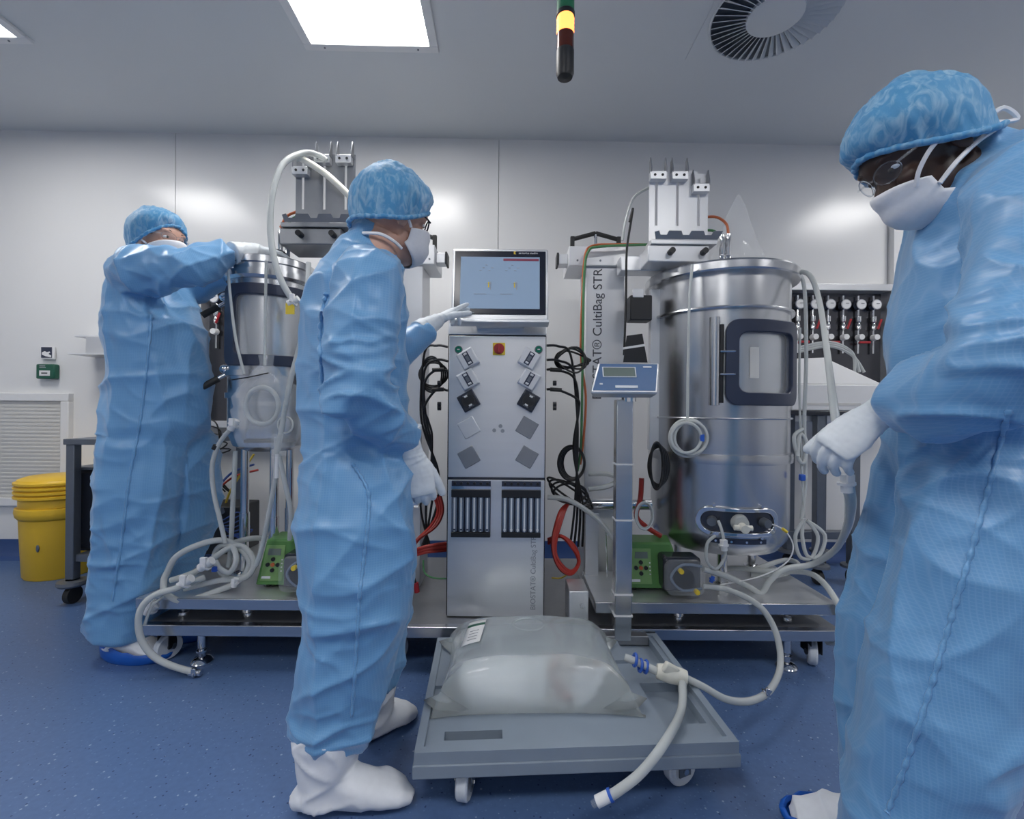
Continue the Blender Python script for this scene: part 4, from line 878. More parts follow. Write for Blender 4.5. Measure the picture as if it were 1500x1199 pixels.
hose('overhang_hose', 'pale hose looping off the small platform down to floor', 'hose', [(300, 845, 1.90), (262, 860, 1.84), (225, 872, 1.80), (205, 895, 1.78), (205, 930, 1.78), (222, 958, 1.79), (250, 974, 1.80), (288, 985, 1.80)], .0125)
fitting(287, 985, 1.80, 'metal clamp at overhanging hose end near levelling foot', 'chrome', 1, (297, 985))
hose('overhang_line', 'thin pale line hanging off the small platform edge', 'tube', [(240, 873, 1.83), (222, 888, 1.80), (212, 915, 1.80)], .006)
for px, py in ((302, 826), (272, 852), (222, 890)): fitting(px, py, 1.85, 'white pinch clamp on the coiled pale hoses', 'label', 1.3, (px+12, py-8))['group'] = 'pinch clamps on coiled hoses'
fitting(344, 853, 1.88, 'small round tube end on small platform', 'label', .8, (346, 846)); tag(obj('line_clip', MB().box(P(315, 833, 1.89), (.02, .02, .02)), 'clipblue', bevel=.003), 'blue clip among the coiled pale hoses', 'clip')
# plastic bag on large tank lid
vs_ = []; n1, n2 = 30, 16
for i in range(n2+1):
    tt = i/n2; cxp = 1078+4*tt; y = 388-103*tt; wd = 36*(1-tt)**.8+1.5
    for k in range(n1):
        a = 2*pi*k/n1; nz = noise.noise(Vector((cos(a)*2.2, sin(a)*2.2, tt*5+9)))
        p = P(cxp+wd*(1+.18*nz)*cos(a), y, 2.2); p.y = 2.2+.10*(1-tt)*sin(a)*(1+.4*nz); p.z = max(p.z, 1.682); vs_.append(p)
tag(obj('plastic_cover', MB().add(vs_, [(i*n1+k, i*n1+(k+1) % n1, (i+1)*n1+(k+1) % n1, (i+1)*n1+k) for i in range(n2) for k in range(n1)]), 'film', smooth=25), 'clear plastic bag standing up on the large tank lid', 'plastic bag')
# cables
def cab(label, pts, r=.005, m_='cable', group=None, closed=False, cat_='cable', name='cable'): return hose(name, label, cat_, pts, r, m_, group, 6, closed)
cab('orange cable from the tube rack to large tank sensor', [(1030, 318, 2.15), (1050, 318, 2.14), (1064, 328, 2.13), (1067, 343, 2.12)], .006, 'orange')
cab('green cable from the tube rack to large tank sensor', [(1030, 337, 2.15), (1045, 338, 2.14), (1055, 346, 2.12)], .006, 'greencable')
cab('orange cable from the tube rack to small tank sensor', [(434, 310, 2.18), (420, 317, 2.17), (411, 333, 2.15)], .006, 'orange')
cab('green cable from the tube rack to small tank sensor', [(434, 317, 2.18), (424, 325, 2.17), (421, 340, 2.15)], .006, 'greencable')
cab('orange cable running down the lettered column edge', [(945, 358, 2.22), (900, 358, 2.2), (868, 360, 2.2), (857, 375, 2.2), (853, 430, 2.2), (851, 520, 2.2), (858, 580, 2.2), (855, 640, 2.2), (850, 680, 2.2)], .006, 'orange')
cab('green cable running down the lettered column edge', [(948, 358, 2.21), (880, 361, 2.19), (862, 368, 2.19), (856, 400, 2.19), (854, 480, 2.19), (853, 560, 2.19), (851, 650, 2.19), (846, 690, 2.19)], .006, 'greencable')
cab('black looped cable hanging beside the white tube holder', [(922, 325, 2.08), (927, 305, 2.08), (925, 320, 2.08), (918, 370, 2.1), (917, 440, 2.12), (914, 520, 2.12)], .005)
cab('pale hose behind the white tube holder', [(950, 275, 2.2), (928, 290, 2.2), (916, 325, 2.2), (912, 352, 2.2)], .007, 'hose', cat_='hose')
for k in range(4):
    r1, r2 = 20+2*k, 17-2*k
    cab('black cable coil hung at right side of cabinet', [(836+k+r1*cos(a), 527+r2*sin(a)+4*sin(2*a+k), 2.08+.01*k) for a in [2*pi*i/12 for i in range(12)]], .0045, closed=True, group='coil at cabinet right side')
    cab('black cable coil hung at left side of cabinet', [(632+k+(15+2*k)*cos(a), 548+(26-3*k)*sin(a), 2.10+.01*k) for a in [2*pi*i/12 for i in range(12)]], .0045, closed=True, group='coil at cabinet left side')
    cab('thick black cable coil below the lettered column', [(837+k+(19-k)*cos(a), 678+(25-k)*sin(a), 2.12+.012*k) for a in [2*pi*i/12 for i in range(12)]], .0065, closed=True, group='thick coil right of cabinet')
    cab('black cable coil between display pole and large tank', [(962+k+(9+2*k)*cos(a), 682+(34-2*k)*sin(a), 1.95+.02*k) for a in [2*pi*i/12 for i in range(12)]], .006, closed=True, group='coil behind the display pole')
    cab(('tightest ring in the black cable tangle right of cabinet foot', 'second ring of the black cable tangle right of cabinet foot', 'third ring of the black cable tangle right of cabinet foot', 'widest ring in the black cable tangle right of cabinet foot')[k], [(835+(24+3*k)*cos(a), 722+(14+3*k)*sin(a+.4*k), 2.10+.012*k) for a in [2*pi*i/12 for i in range(12)]], .005, closed=True, group='tangle right of cabinet')
for k, (px, py, q) in enumerate(((803, 506, 0), (803, 527, 1), (803, 541, 2), (803, 570, 3))):
    cab(('topmost black cable leaving the cabinet right side', 'second black cable down on the cabinet right side', 'third black cable down on the cabinet right side', 'lowest black cable leaving the cabinet right side')[k], [(px-2, py, 2.05), (818, py+1, 2.06), (836+3*k, py+14, 2.08), (845+k, 600, 2.1), (846-2*k, 660, 2.1), (842+4*k, 740, 2.1), (835+6*k, 800, 2.12)], .0055, group='cables at cabinet right side')
    cab(('topmost black cable leaving the cabinet left side', 'second black cable down on the cabinet left side', 'third black cable down on the cabinet left side', 'lowest black cable leaving the cabinet left side')[k], [(656, py+2, 2.05), (640, py, 2.06), (622, py+10+5*k, 2.08), (616+4*k, 600+6*k, 2.1), (624+3*k, 640, 2.1), (642-4*k, 690, 2.1), (640-8*k, 740, 2.12), (618+4*k, 800, 2.12)], .0055, group='cables at cabinet left side')
for side, px in ((1, 806), (-1, 650)):
    for k, py in enumerate((541, 570)):
        a = P(px, py, 2.04); o = obj('cable_plug', MB().cyl(a, a+Vector((side*.05, 0, -.003)), .009, n=12), 'rubber'); tag(o, 'black round plug at the cabinet %s side' % ('right' if side > 0 else 'left'), 'plug', 'plugs at the cabinet sides %d' % side)
    for py in (561, 592, 597): tag(obj('thumb_screw', MB().cyl(P(px+side*4, py, 2.04), P(px+side*9, py, 2.04), .011, n=8), 'black'), 'black star knob at the cabinet %s side' % ('right' if side > 0 else 'left'), 'knob', 'star knobs %d' % side)
for k in range(3):
    cab('red hose looping at the cabinet right foot', [(803, 790+3*k, 2.1), (822, 785, 2.08), (838+2*k, 800, 2.06), (848, 822, 2.05), (836, 840-2*k, 2.03), (818, 828-4*k, 2.03), (810+2*k, 795, 2.05), (820+3*k, 752, 2.08), (832, 738, 2.12)], .0095 if k == 0 else .007, 'redhose', 'red hoses right of cabinet', cat_='hose', name='red_hose')
    cab('red hose bunched at the cabinet left foot', [(655, 795+5*k, 2.1), (625, 800+4*k, 2.06), (603, 806+3*k, 2.05), (612, 790, 2.07), (632+3*k, 770, 2.08), (642+3*k, 748, 2.1), (636+4*k, 725, 2.12)], .009, 'redhose', 'red hoses left of cabinet', cat_='hose', name='red_hose')
cab('grey hose from the cabinet towards the display pole', [(802, 728, 2.05), (830, 731, 2.04), (856, 745, 2.02), (880, 765, 2.0), (900, 790, 1.98)], .012, 'hose', cat_='hose', name='grey_hose')
cab('pale hose bend in front of the column foot', [(862, 694, 2.2), (890, 694, 2.18), (905, 702, 2.15), (890, 712, 2.15), (862, 716, 2.15)], .012, 'hose', cat_='hose', name='grey_hose')
cab('red hose behind the weighing display pole', [(940, 700, 2.05), (938, 730, 2.05), (932, 755, 2.05), (945, 770, 2.05), (968, 785, 2.05)], .011, 'redhose', cat_='hose', name='red_hose')
cab('red hose behind the worker beside small tank', [(446, 690, 2.2), (443, 740, 2.2), (448, 775, 2.2), (470, 792, 2.2)], .011, 'redhose', cat_='hose', name='red_hose')
for k in range(3): cab('small white tube coil beside the display pole', [(944+(13-k)*cos(a), 755+(20-k)*sin(a), 1.83+.008*k) for a in [2*pi*i/12 for i in range(12)]], .004, 'hose', 'white coil beside display pole', True, 'tube', 'tube_coil')
cab('blue wire looping behind the small tank legs', [(310, 745, 2.45), (320, 715, 2.45), (340, 692, 2.5), (372, 680, 2.5)], .006, 'bluecable'); cab('dark red wire behind the small tank legs', [(312, 740, 2.5), (322, 715, 2.5), (345, 697, 2.5), (378, 688, 2.5)], .006, 'redhose')
cab('yellow wire behind the small tank legs', [(328, 745, 2.5), (337, 720, 2.5), (352, 695, 2.5), (372, 665, 2.5)], .006, 'yellowcable')
for k in range(5): cab('black wire tangled behind the small tank', [(300, 610+12*k, 2.5), (318+5*k, 622+9*k, 2.5), (320-4*k, 660+4*k, 2.5), (300+8*k, 690+6*k, 2.5), (318+6*k, 720, 2.5)], .004, group='black wires behind small tank')
for k in range(6): cab('thin blue wire bunched on the black box', [(292+4*k, 770-3*k, 2.35), (325+3*k, 762+4*k, 2.35), (350+4*k, 750+5*k, 2.35), (362-3*k, 775+4*k, 2.35), (330+5*k, 785, 2.35)], .003, 'bluecable', 'blue wires on black box')
a = P(310, 775, 2.4); t = thing('power_box', (a.x, 2.45, BZ), 'black electrical box behind the small tank platform', 'electrical box')
obj('case', MB().rng(a.x-.12, a.x+.14, 2.40, 2.60, UZ, P(310, 742, 2.4).z), 'black', t, bevel=.006); obj('socket', MB().cyl(P(324, 748, 2.4), P(324, 748, 2.392), .018), 'greysteel', t)
cab('black lead with a red tipped plug hanging beside the cabinet', [(601, 800, 2.0), (603, 822, 1.98), (606, 842, 1.97), (609, 855, 1.97)], .005)
tag(obj('red_plug', MB().cyl(P(609, 853, 1.97), P(611, 867, 1.97), .011, n=12), 'red'), 'red tipped plug dangling left of the cabinet', 'plug')
cab('yellow-green earth wire at the cabinet left foot', [(654, 847, 2.0), (635, 846, 1.99), (622, 838, 2.0), (620, 820, 2.02)], .004, 'greencable')
cab('yellow wire on deck right of the cabinet', [(808, 846, 2.2), (822, 846, 2.2), (835, 838, 2.2)], .004, 'yellowcable')
for k in range(2): cab('black cable hanging behind the display pole', [(905+7*k, 590, 1.9), (904+8*k, 640, 1.92), (908+5*k, 740, 1.95), (904+6*k, 830, 1.95)], .006, group='cables behind display pole')
# lower column brackets
t = thing('column_brace', P(880, 850, 2.2), 'steel brace plate standing below the lettered column', 'brace')
obj('plate', MB().rng(P(864, 0, 2.15).x, P(884, 0, 2.15).x, 2.15, 2.16, BZ, P(870, 752, 2.15).z), 'panelsteel', t, bevel=.002); obj('rod', MB().cyl(P(887, 770, 2.13), P(890, 858, 2.13), .004, n=8), 'chrome', t)

# ================================================================ PEOPLE
def remesh(mb, voxel, it=6, disp=None):
    o = link(bpy.data.objects.new('shape_source', mb.mesh('shape_source')))
    r = o.modifiers.new('r', 'REMESH'); r.mode = 'VOXEL'; r.voxel_size = voxel
    s = o.modifiers.new('s', 'SMOOTH'); s.factor = .5; s.iterations = it
    bpy.context.view_layer.update()
    me = bpy.data.meshes.new_from_object(o.evaluated_get(bpy.context.evaluated_depsgraph_get()))
    old = o.data; bpy.data.objects.remove(o); bpy.data.meshes.remove(old)
    if disp:
        nr = [v.normal.copy() for v in me.vertices]
        for v, n_ in zip(me.vertices, nr): v.co += n_*disp(v.co, n_)
        me.update()
    return me
def person_obj(name, me, material, parent, label=None):
    me.materials.clear(); o = obj(name, me, material, parent, smooth=180, nofix=True, label=label)
    me.polygons.foreach_set('use_smooth', [True]*len(me.polygons)); return o
def ridge(p, sc, seed):
    n_ = noise.noise(Vector((p.x*sc[0]+seed, p.y*sc[1]-seed, p.z*sc[2]+2*seed))); return (1-min(1, abs(n_)*2.3))**2.4
def folds(joints, seed, amp=.011, drape=None):
    D = Matrix.Rotation(rad(28), 3, 'Y')
    def f(p, n_):
        q = D @ p
        d = amp*.85*(ridge(p, (7, 7, 1.5), seed)-.25)+amp*.75*(ridge(q, (3, 3, 7), seed+5)-.25)+amp*.3*(ridge(D.transposed() @ p, (5, 5, 11), seed+11)-.25)+amp*.4*noise.noise(p*5)+amp*.15*noise.noise(p*18)
        for c, r, sc, a in joints:
            w_ = max(0, 1-(p-Vector(c)).length/r)
            if w_ > 0: w_ = w_*w_*(3-2*w_); d += a*w_*(ridge(p, sc, seed+9)-.35)+a*.5*w_*(ridge(D @ p, (sc[0]*1.3, sc[1]*1.3, sc[2]*.6), seed+3)-.35)
        return d
    return f
def seam(parent, me_obj, pts, r=.0045):
    """puckered stitched seam: polyline pressed on the coverall surface from the camera side"""
    from mathutils.bvhtree import BVHTree
    off = world_loc(me_obj); bvh = BVHTree.FromPolygons([v.co+off for v in me_obj.data.vertices], [tuple(p.vertices) for p in me_obj.data.polygons])
    out = []
    eye = Vector((0, 0, CH))
    for i, p in enumerate(cat([P(*q) for q in pts], 16)):
        hit = bvh.ray_cast(eye, (p-eye).normalized())
        h = hit[0] if hit[0] else None
        if h is None: continue
        out.append(h+hit[1]*(.001+.0012*sin(i*2.1)))
    if len(out) > 3: obj('seam', MB().tube(out, lambda s: r*(1+.35*sin(s*len(out)*1.7)), 6, smooth=1), 'coverall', parent, smooth=60)
def hand_mesh(wrist, direction, palm_n, thumb_side, curls, scale=1.0, spread=.0, thumb=(.7, .55), cuff=.10, cuff_dir=None, cuff_r=.046):
    """local: +x to the fingers, +z back of the hand, +y*thumb_side towards the thumb"""
    x = Vector(direction).normalized(); z = -Vector(palm_n); z = (z-x*z.dot(x)).normalized(); y = z.cross(x)
    T = Matrix((x, y, z)).transposed().to_4x4(); T.translation = wrist; T = T @ Matrix.Scale(scale, 4)
    mb = MB(); W = lambda p: T @ Vector(p); s = thumb_side
    pr = [(W((-.01, 0, 0)), .030, .021, y), (W((.03, .002*s, 0)), .037, .019, y), (W((.065, .001*s, -.001)), .043, .0165, y), (W((.094, 0, -.002)), .041, .0135, y), (W((.104, 0, -.003)), .034, .009, y)]
    mb.loft([(c, a*scale, b*scale, sd) for c, a, b, sd in pr], 20)
    fg = [(.031, .070, .0098), (.0105, .079, .0100), (-.0105, .073, .0097), (-.031, .057, .0088)]
    for k, (yy, ln, r) in enumerate(fg):
        p = Vector((.090-.004*abs(k-1), yy*s, -.003)); ang = 0; pts = [p-Vector((.03, 0, 0)), p]; c = curls[k]; sp = spread*(1.5-k)*s
        for seg, fr in enumerate((.46, .30, .24)):
            ang += rad(c[seg]); p = p+Vector((cos(ang)*cos(sp), sin(sp), -sin(ang)))*ln*fr; pts.append(p.copy())
        mb.tube([W(q) for q in pts], lambda t_, r=r: r*scale*(1.06-.22*t_), 12, smooth=4)
        mb.ell(W(pts[-1]), (r*.82*scale,)*3, n=12, m_=8)
    a0, a1 = thumb; p = Vector((.022, .026*s, -.006)); pts = [Vector((.005, .010*s, -.004)), p]
    for ln, k in ((.042, 1), (.032, .72), (.026, .5)):
        p = p+Vector((cos(a0*k), sin(a0*k)*s*.9, -a1*(.5+.4*(1-k))))*ln; pts.append(p.copy())
    mb.tube([W(q) for q in pts], lambda t_: scale*(.0165-.0065*t_), 12, smooth=4); mb.ell(W(pts[-1]), (.010*scale,)*3, n=12, m_=8)
    cd = Vector(cuff_dir).normalized() if cuff_dir is not None else -x
    wv = Vector(wrist)
    mb.loft([(wv+x*.02, .032*scale, .022*scale, y), (wv, .034, .028, y), (wv+cd*.03, .037, .033, y), (wv+cd*cuff*.6, .042, .039, y), (wv+cd*cuff, cuff_r, cuff_r*.95, y)], 20)
    sd = random.random()*9
    def dsp(p, n_):
        l = (T.inverted() @ p); k = 1.0 if l.x < .03 else .45
        return k*.0022*(ridge(Vector((l.x*55, l.y*9, l.z*9)), (1, 1, 1), sd)-.3)+.0008*noise.noise(p*70)
    return remesh(mb, .0034, 2, dsp)
def head(parent, c, yaw, pitch, skin, cap_back=.0, sag=0, specs='glasses', roll=0, ties=True, cap_s=1.0, mask_m='mask', wide=82, mz=0, long_ties=False):
    T = Matrix.Translation(c) @ Matrix.Rotation(yaw, 4, 'Z') @ Matrix.Rotation(pitch, 4, 'Y') @ Matrix.Rotation(roll, 4, 'X')
    W = lambda *p: T @ Vector(p)
    mb = MB()
    mb.ell((-.012, 0, .035), (.098, .077, .095), T); mb.ell((.028, 0, -.045), (.062, .058, .075), T); mb.ell((.042, 0, -.085), (.042, .042, .036), T)
    mb.ell((.050, 0, .030), (.043, .060, .050), T)
    mb.add([W(*p) for p in ((.082, 0, .028), (.118, 0, -.022), (.085, .019, -.028), (.085, -.019, -.028), (.07, 0, 0))], [(0, 2, 1), (0, 1, 3), (1, 2, 3), (0, 4, 2), (0, 3, 4), (2, 4, 3)])
    for s in (-1, 1):
        mb.ell((-.012, s*.078, -.012), (.020, .010, .034), T @ Matrix.Rotation(0, 4, 'Z')); mb.ell((.062, s*.036, -.022), (.026, .022, .020), T); mb.ell((.072, s*.03, .036), (.018, .026, .009), T)
    mb.ell((.086, 0, -.062), (.014, .026, .008), T); mb.ell((.084, 0, -.074), (.014, .022, .008), T)
    mb.loft([(W(-.015, 0, -.06), .056, .060, T.to_3x3() @ Vector((0, 1, 0))), (W(-.03, 0, -.12), .054, .056, T.to_3x3() @ Vector((0, 1, 0))), (W(-.055, 0, -.19), .062, .062, T.to_3x3() @ Vector((0, 1, 0)))], 20)
    person_obj('head', remesh(mb, .005, 3), skin, parent)
    for s in (-1, 1):
        e = obj('eye', MB().ell(W(.071, s*.032, .011), (.012, .013, .007)), 'label', parent, smooth=60); obj('iris', MB().ell(W(.0805, s*.032, .011), (.004, .0055, .0055)), 'hair', e, smooth=60)
        obj('eyebrow', MB().tube([W(.087, s*.014, .034), W(.084, s*.034, .039), W(.070, s*.050, .033)], .0032, 6), 'hair', parent)
    obj('hair', MB().ell((-.018, 0, .040), (.099, .081, .092), T), 'hair', parent, smooth=60)
    # bouffant cap
    cb = MB(); n, m_ = 96, 26; vs = []
    for j in range(m_+1):
        t_ = j/m_
        for k in range(n):
            a = 2*pi*k/n; ca, sa = cos(a), sin(a)
            zr = .042*(ca+1)/2*1.25-.058*(1-ca)/2+.01-.032*abs(sa)**2     # rim: high on the brow, low at the nape
            prof = sin(min(1, t_*1.02)*pi/2); bulge = 1+.20*sin(pi*min(1, t_*1.5))**1.2
            rr = cos(t_*pi/2)**.62*bulge*(1+.016*sin(a*26+3*noise.noise(Vector((ca*3, sa*3, 0))))*(1-t_)**1.5+.045*noise.noise(Vector((ca*2.2, sa*2.2, t_*3+cap_back*20))))
            x = -.012-cap_back*t_*.9+(.100+cap_back*.35*(ca < 0)*-ca)*rr*ca*cap_s; y = .092*rr*sa*cap_s
            z = zr+(.152*cap_s-zr)*prof-sag*max(0, -ca)*sin(pi*t_)
            rk = .0035*(ridge(Vector((x*30, y*30, z*12)), (1, 1, 1), 2.2)-.3)
            vs.append(W(x+rk*ca, y+rk*sa, z+rk*t_))
    cb.add(vs, [(j*n+k, j*n+(k+1) % n, (j+1)*n+(k+1) % n, (j+1)*n+k) for j in range(m_) for k in range(n)])
    cp = obj('bouffant_cap', cb, 'cap', parent, smooth=80)
    rim = [vs[k]+(vs[k]-W(0, 0, 0)).normalized()*(.003+.0025*sin(k*1.9)) for k in range(n)]
    obj('elastic_band', MB().tube(rim, .0065, 7, True, 1), 'cap', cp, smooth=60)
    # mask
    mk = MB(); vs = []; nu, nv = 28, 14
    for j in range(nv+1):
        v = j/nv; z0 = mz-.118*v
        for i in range(nu+1):
            a = rad(-wide+2*wide*i/nu); edge = abs(2*i/nu-1)
            fr = .116-.012*v-.030*max(0, v-.72)/.28+.0022*sin(v*pi*5)*(1-edge**2)+.012*sin(pi*v)*(1-edge**2)
            z = mz-.055+(z0-mz+.055)*(1-.42*edge**3);
            ww = .072*(1-.10*v); x = fr*cos(a*.98)**.75 if cos(a*.98) > 0 else 0
            vs.append(W(x-.006*edge, ww*sin(a), z+.018*edge*(v-.35)*1.2-(.006 if edge < .12 and v < .1 else 0)*0))
    mk.add(vs, [(j*(nu+1)+i, j*(nu+1)+i+1, (j+1)*(nu+1)+i+1, (j+1)*(nu+1)+i) for j in range(nv) for i in range(nu)])
    mo_ = obj('face_mask', mk, mask_m, parent, smooth=60, solid=.002)
    for s in (-1, 1):
        if long_ties:
            up_ = [W(.082, s*.052, -.045), W(.070, s*.064, -.024), W(.046, s*.076, -.006), W(.024, s*.083, .002)]
            lo_ = [W(.058, s*.066, -.066), W(.02, s*.076, -.052), W(-.03, s*.076, -.045), W(-.08, s*.060, -.048), W(-.112, s*.02, -.05)]
        else:
            up_ = [W(.022, s*.072, -.030), W(.008, s*.080, -.018), W(-.006, s*.084, -.010)]
            lo_ = [W(.008, s*.066, -.10), W(-.02, s*.071, -.092), W(-.06, s*.062, -.085), W(-.092, s*.02, -.085)]
        for q_ in (up_, lo_): obj('tie_strap', MB().tube(q_, .0045, 6), mask_m, mo_, smooth=60)
    g = None
    for s in (-1, 1):
        lens = [W(.100-.018*abs(cos(a)*.5+s*.5)*1.0, s*.034+.027*cos(a), .010+.019*sin(a)) for a in [2*pi*k/20 for k in range(20)]]
        if g is None: g = obj('eyeglasses', MB().tube([W(.104, -.010, .014), W(.106, 0, .017), W(.104, .010, .014)], .0025, 6), 'blackgloss' if specs == 'dark' else 'pane', parent)
        obj('lens_rim', MB().tube(lens, .0024 if specs == 'dark' else .0016, 6, True, 1), 'blackgloss' if specs == 'dark' else 'lens', g, smooth=60)
        obj('lens', MB().add(lens, [tuple(range(20))]), 'lensfilm', g, smooth=0)
        obj('temple_arm', MB().tube([W(.086, s*.062, .016), W(.05, s*.080, .016), W(-.01, s*.086, .010), W(-.03, s*.086, -.006)], .0026, 6), 'blackgloss' if specs == 'dark' else 'pane', g, smooth=60)
    return T
def V3(x, y, z): return Vector((x, y, z))
def limb(mb, pts, radii, side): mb.loft([(p, r if not isinstance(r, tuple) else r[0], r if not isinstance(r, tuple) else r[1], side) for p, r in zip(pts, radii)], 20)
def cat_limb(mb, pts, radii, side, n=5):
    q = cat(pts, n); L = len(q); rs = []
    for i in range(L):
        f = i/(L-1)*(len(radii)-1); k = min(int(f), len(radii)-2); g = f-k
        a, b = [(r, r) if not isinstance(r, tuple) else r for r in (radii[k], radii[k+1])]; rs.append((a[0]+(b[0]-a[0])*g, a[1]+(b[1]-a[1])*g))
    limb(mb, q, rs, side)
def boot(parent, heel, toe, shaft_top, shaft_r, material, name='boot_cover', hgt=.09, lip=None):
    heel, toe, top = Vector(heel), Vector(toe), Vector(shaft_top); d = (toe-heel); L = d.length; d.normalize(); s = Vector((-d.y, d.x, 0)); mb = MB()
    rg = []
    for f, w_, h in ((-.10, .030, .045), (0, .046, .075), (.25, .050, hgt), (.5, .052, hgt*.78), (.75, .056, hgt*.60), (.95, .046, hgt*.42), (1.05, .022, hgt*.24)):
        c = heel+d*L*f; rg.append((V3(c.x, c.y, h/2+.002), w_, h/2, s))
    mb.loft(rg, 20)
    ak = heel+d*L*.18
    mb.loft([(V3(ak.x, ak.y, .03), .055, .065, s), (V3(ak.x, ak.y, .09), .058, .068, s), (ak.lerp(top, .5)+V3(0, 0, .05), shaft_r*.95, shaft_r, s), (top, shaft_r, shaft_r, s)], 20)
    sd = random.random()*7
    me = remesh(mb, .006, 3, lambda p, n_: (.008*(ridge(p, (9, 9, 14), sd)-.3)+.004*noise.noise(p*22)) * min(1, max(.0, p.z/.03)))
    for v in me.vertices: v.co.z = max(v.co.z, .001)
    return person_obj(name, me, material, parent)

# ---- worker at the screen
t = thing('person', (-.44, 1.36, 0), 'person in blue coverall with white boot covers touching the cabinet screen', 'person')
sd = V3(.423, -.906, 0); mb = MB()
mb.loft([(V3(-.435, 1.36, .66), .08, .06, sd), (V3(-.44, 1.36, .76), .13, .105, sd), (V3(-.452, 1.36, .93), .178, .150, sd), (V3(-.46, 1.355, 1.10), .172, .142, sd), (V3(-.462, 1.36, 1.25), .188, .148, sd), (V3(-.455, 1.37, 1.37), .195, .140, sd), (V3(-.438, 1.38, 1.46), .150, .108, sd), (V3(-.42, 1.385, 1.52), .086, .082, sd)], 26)
mb.loft([(V3(-.425, 1.383, 1.50), .078, .080, sd), (V3(-.405, 1.39, 1.565), .070, .073, sd)], 22)
cat_limb(mb, [V3(-.40, 1.25, 1.42), V3(-.365, 1.185, 1.36), V3(-.372, 1.14, 1.22), V3(-.368, 1.13, 1.09), V3(-.335, 1.21, 1.01), V3(-.295, 1.30, .965)], [.075, .088, .080, .076, .070, .056], V3(1, 0, 0))
cat_limb(mb, [V3(-.49, 1.50, 1.42), V3(-.49, 1.54, 1.32), V3(-.46, 1.61, 1.21), V3(-.37, 1.66, 1.28), P(629, 484, 1.71)], [.075, .078, .068, .058, .046], V3(1, 0, 0))
cat_limb(mb, [V3(-.445, 1.34, 1.02), V3(-.425, 1.29, .86), V3(-.415, 1.26, .70), V3(-.413, 1.25, .52), V3(-.445, 1.255, .34), V3(-.475, 1.26, .165)], [(.08, .08), (.150, .135), (.150, .132), (.132, .122), (.118, .110), (.107, .10)], V3(1, 0, 0))
cat_limb(mb, [V3(-.455, 1.38, 1.02), V3(-.46, 1.44, .86), V3(-.44, 1.47, .70), V3(-.41, 1.47, .50), V3(-.43, 1.46, .34), V3(-.445, 1.46, .19)], [.07, .13, .125, .112, .102, .095], V3(1, 0, 0))
J = [((-.37, 1.13, 1.09), .24, (6, 6, 17), .022), ((-.36, 1.19, 1.36), .18, (9, 9, 6), .014), ((-.413, 1.2, .50), .2, (5, 5, 13), .014), ((-.46, 1.2, .2), .16, (6, 6, 18), .018), ((-.46, 1.25, .9), .2, (7, 7, 7), .012)]
cov = person_obj('coverall', remesh(mb, .006, 10, folds(J, 1.3, .015)), 'coverall', t)
obj('collar', MB().loft([(V3(-.422, 1.383, 1.512), .080, .084, sd), (V3(-.402, 1.391, 1.572), .071, .076, sd)]), 'coverall', t, smooth=60)
seam(t, cov, [(517, 680, 1.2), (540, 725, 1.2), (535, 800, 1.2), (527, 870, 1.2), (522, 950, 1.2), (515, 1050, 1.2)]); seam(t, cov, [(478, 430, 1.2), (470, 480, 1.2), (472, 560, 1.2)], .006)
head(t, P(577, 324, 1.38), rad(42), rad(10), 'skin', .012, 0, 'dark', cap_s=1.04)
person_obj('glove', hand_mesh(V3(-.278, 1.295, .915), (.22, .02, -.97), (-.25, .95, 0), 1, [(28, 42, 35)]*2+[(32, 45, 38), (36, 48, 38)], 1.1, cuff_dir=(-.28, -.15, .75), cuff=.075, cuff_r=.058, thumb=(.45, .5)), 'glove', t)
person_obj('glove', hand_mesh(P(640, 470, 1.75), (P(684, 441, 1.87)-P(640, 470, 1.75)), (.35, .1, -.9), -1, [(2, 5, 5), (10, 14, 10), (40, 55, 40), (48, 60, 45)], .98, cuff_dir=P(614, 486, 1.69)-P(640, 470, 1.75), thumb=(.5, .6)), 'glove', t)
boot(t, (-.535, 1.215, 0), (-.27, 1.235, 0), (-.475, 1.255, .21), .092, 'overshoe', hgt=.125); boot(t, (-.46, 1.45, 0), (-.335, 1.585, 0), (-.44, 1.46, .22), .082, 'overshoe', hgt=.11)

# ---- worker reaching over the small tank
t = thing('person', (-1.56, 2.02, 0), 'person in blue coverall and blue overshoes reaching over the small tank', 'person')
sd = V3(-.09, -1, 0); mb = MB()
mb.loft([(V3(-1.545, 2.03, .68), .08, .07, sd), (V3(-1.545, 2.03, .78), .14, .12, sd), (V3(-1.548, 2.03, .96), .20, .195, sd), (V3(-1.54, 2.03, 1.18), .19, .190, sd), (V3(-1.555, 2.03, 1.36), .195, .172, sd), (V3(-1.585, 2.03, 1.50), .195, .145, sd), (V3(-1.585, 2.03, 1.60), .165, .110, sd), (V3(-1.565, 2.025, 1.665), .085, .078, sd), (V3(-1.555, 2.02, 1.70), .072, .070, sd)], 26)
cat_limb(mb, [V3(-1.57, 1.95, 1.56), V3(-1.50, 1.87, 1.585), V3(-1.39, 1.84, 1.585), V3(-1.28, 1.85, 1.60), V3(-1.235, 1.91, 1.66), V3(-1.205, 1.955, 1.70)], [.09, .098, .085, .075, .066, .052], V3(0, 0, 1))
cat_limb(mb, [V3(-1.57, 2.15, 1.57), V3(-1.50, 2.19, 1.62), V3(-1.38, 2.20, 1.68), V3(-1.25, 2.21, 1.715)], [.09, .08, .06, .048], V3(0, 0, 1))
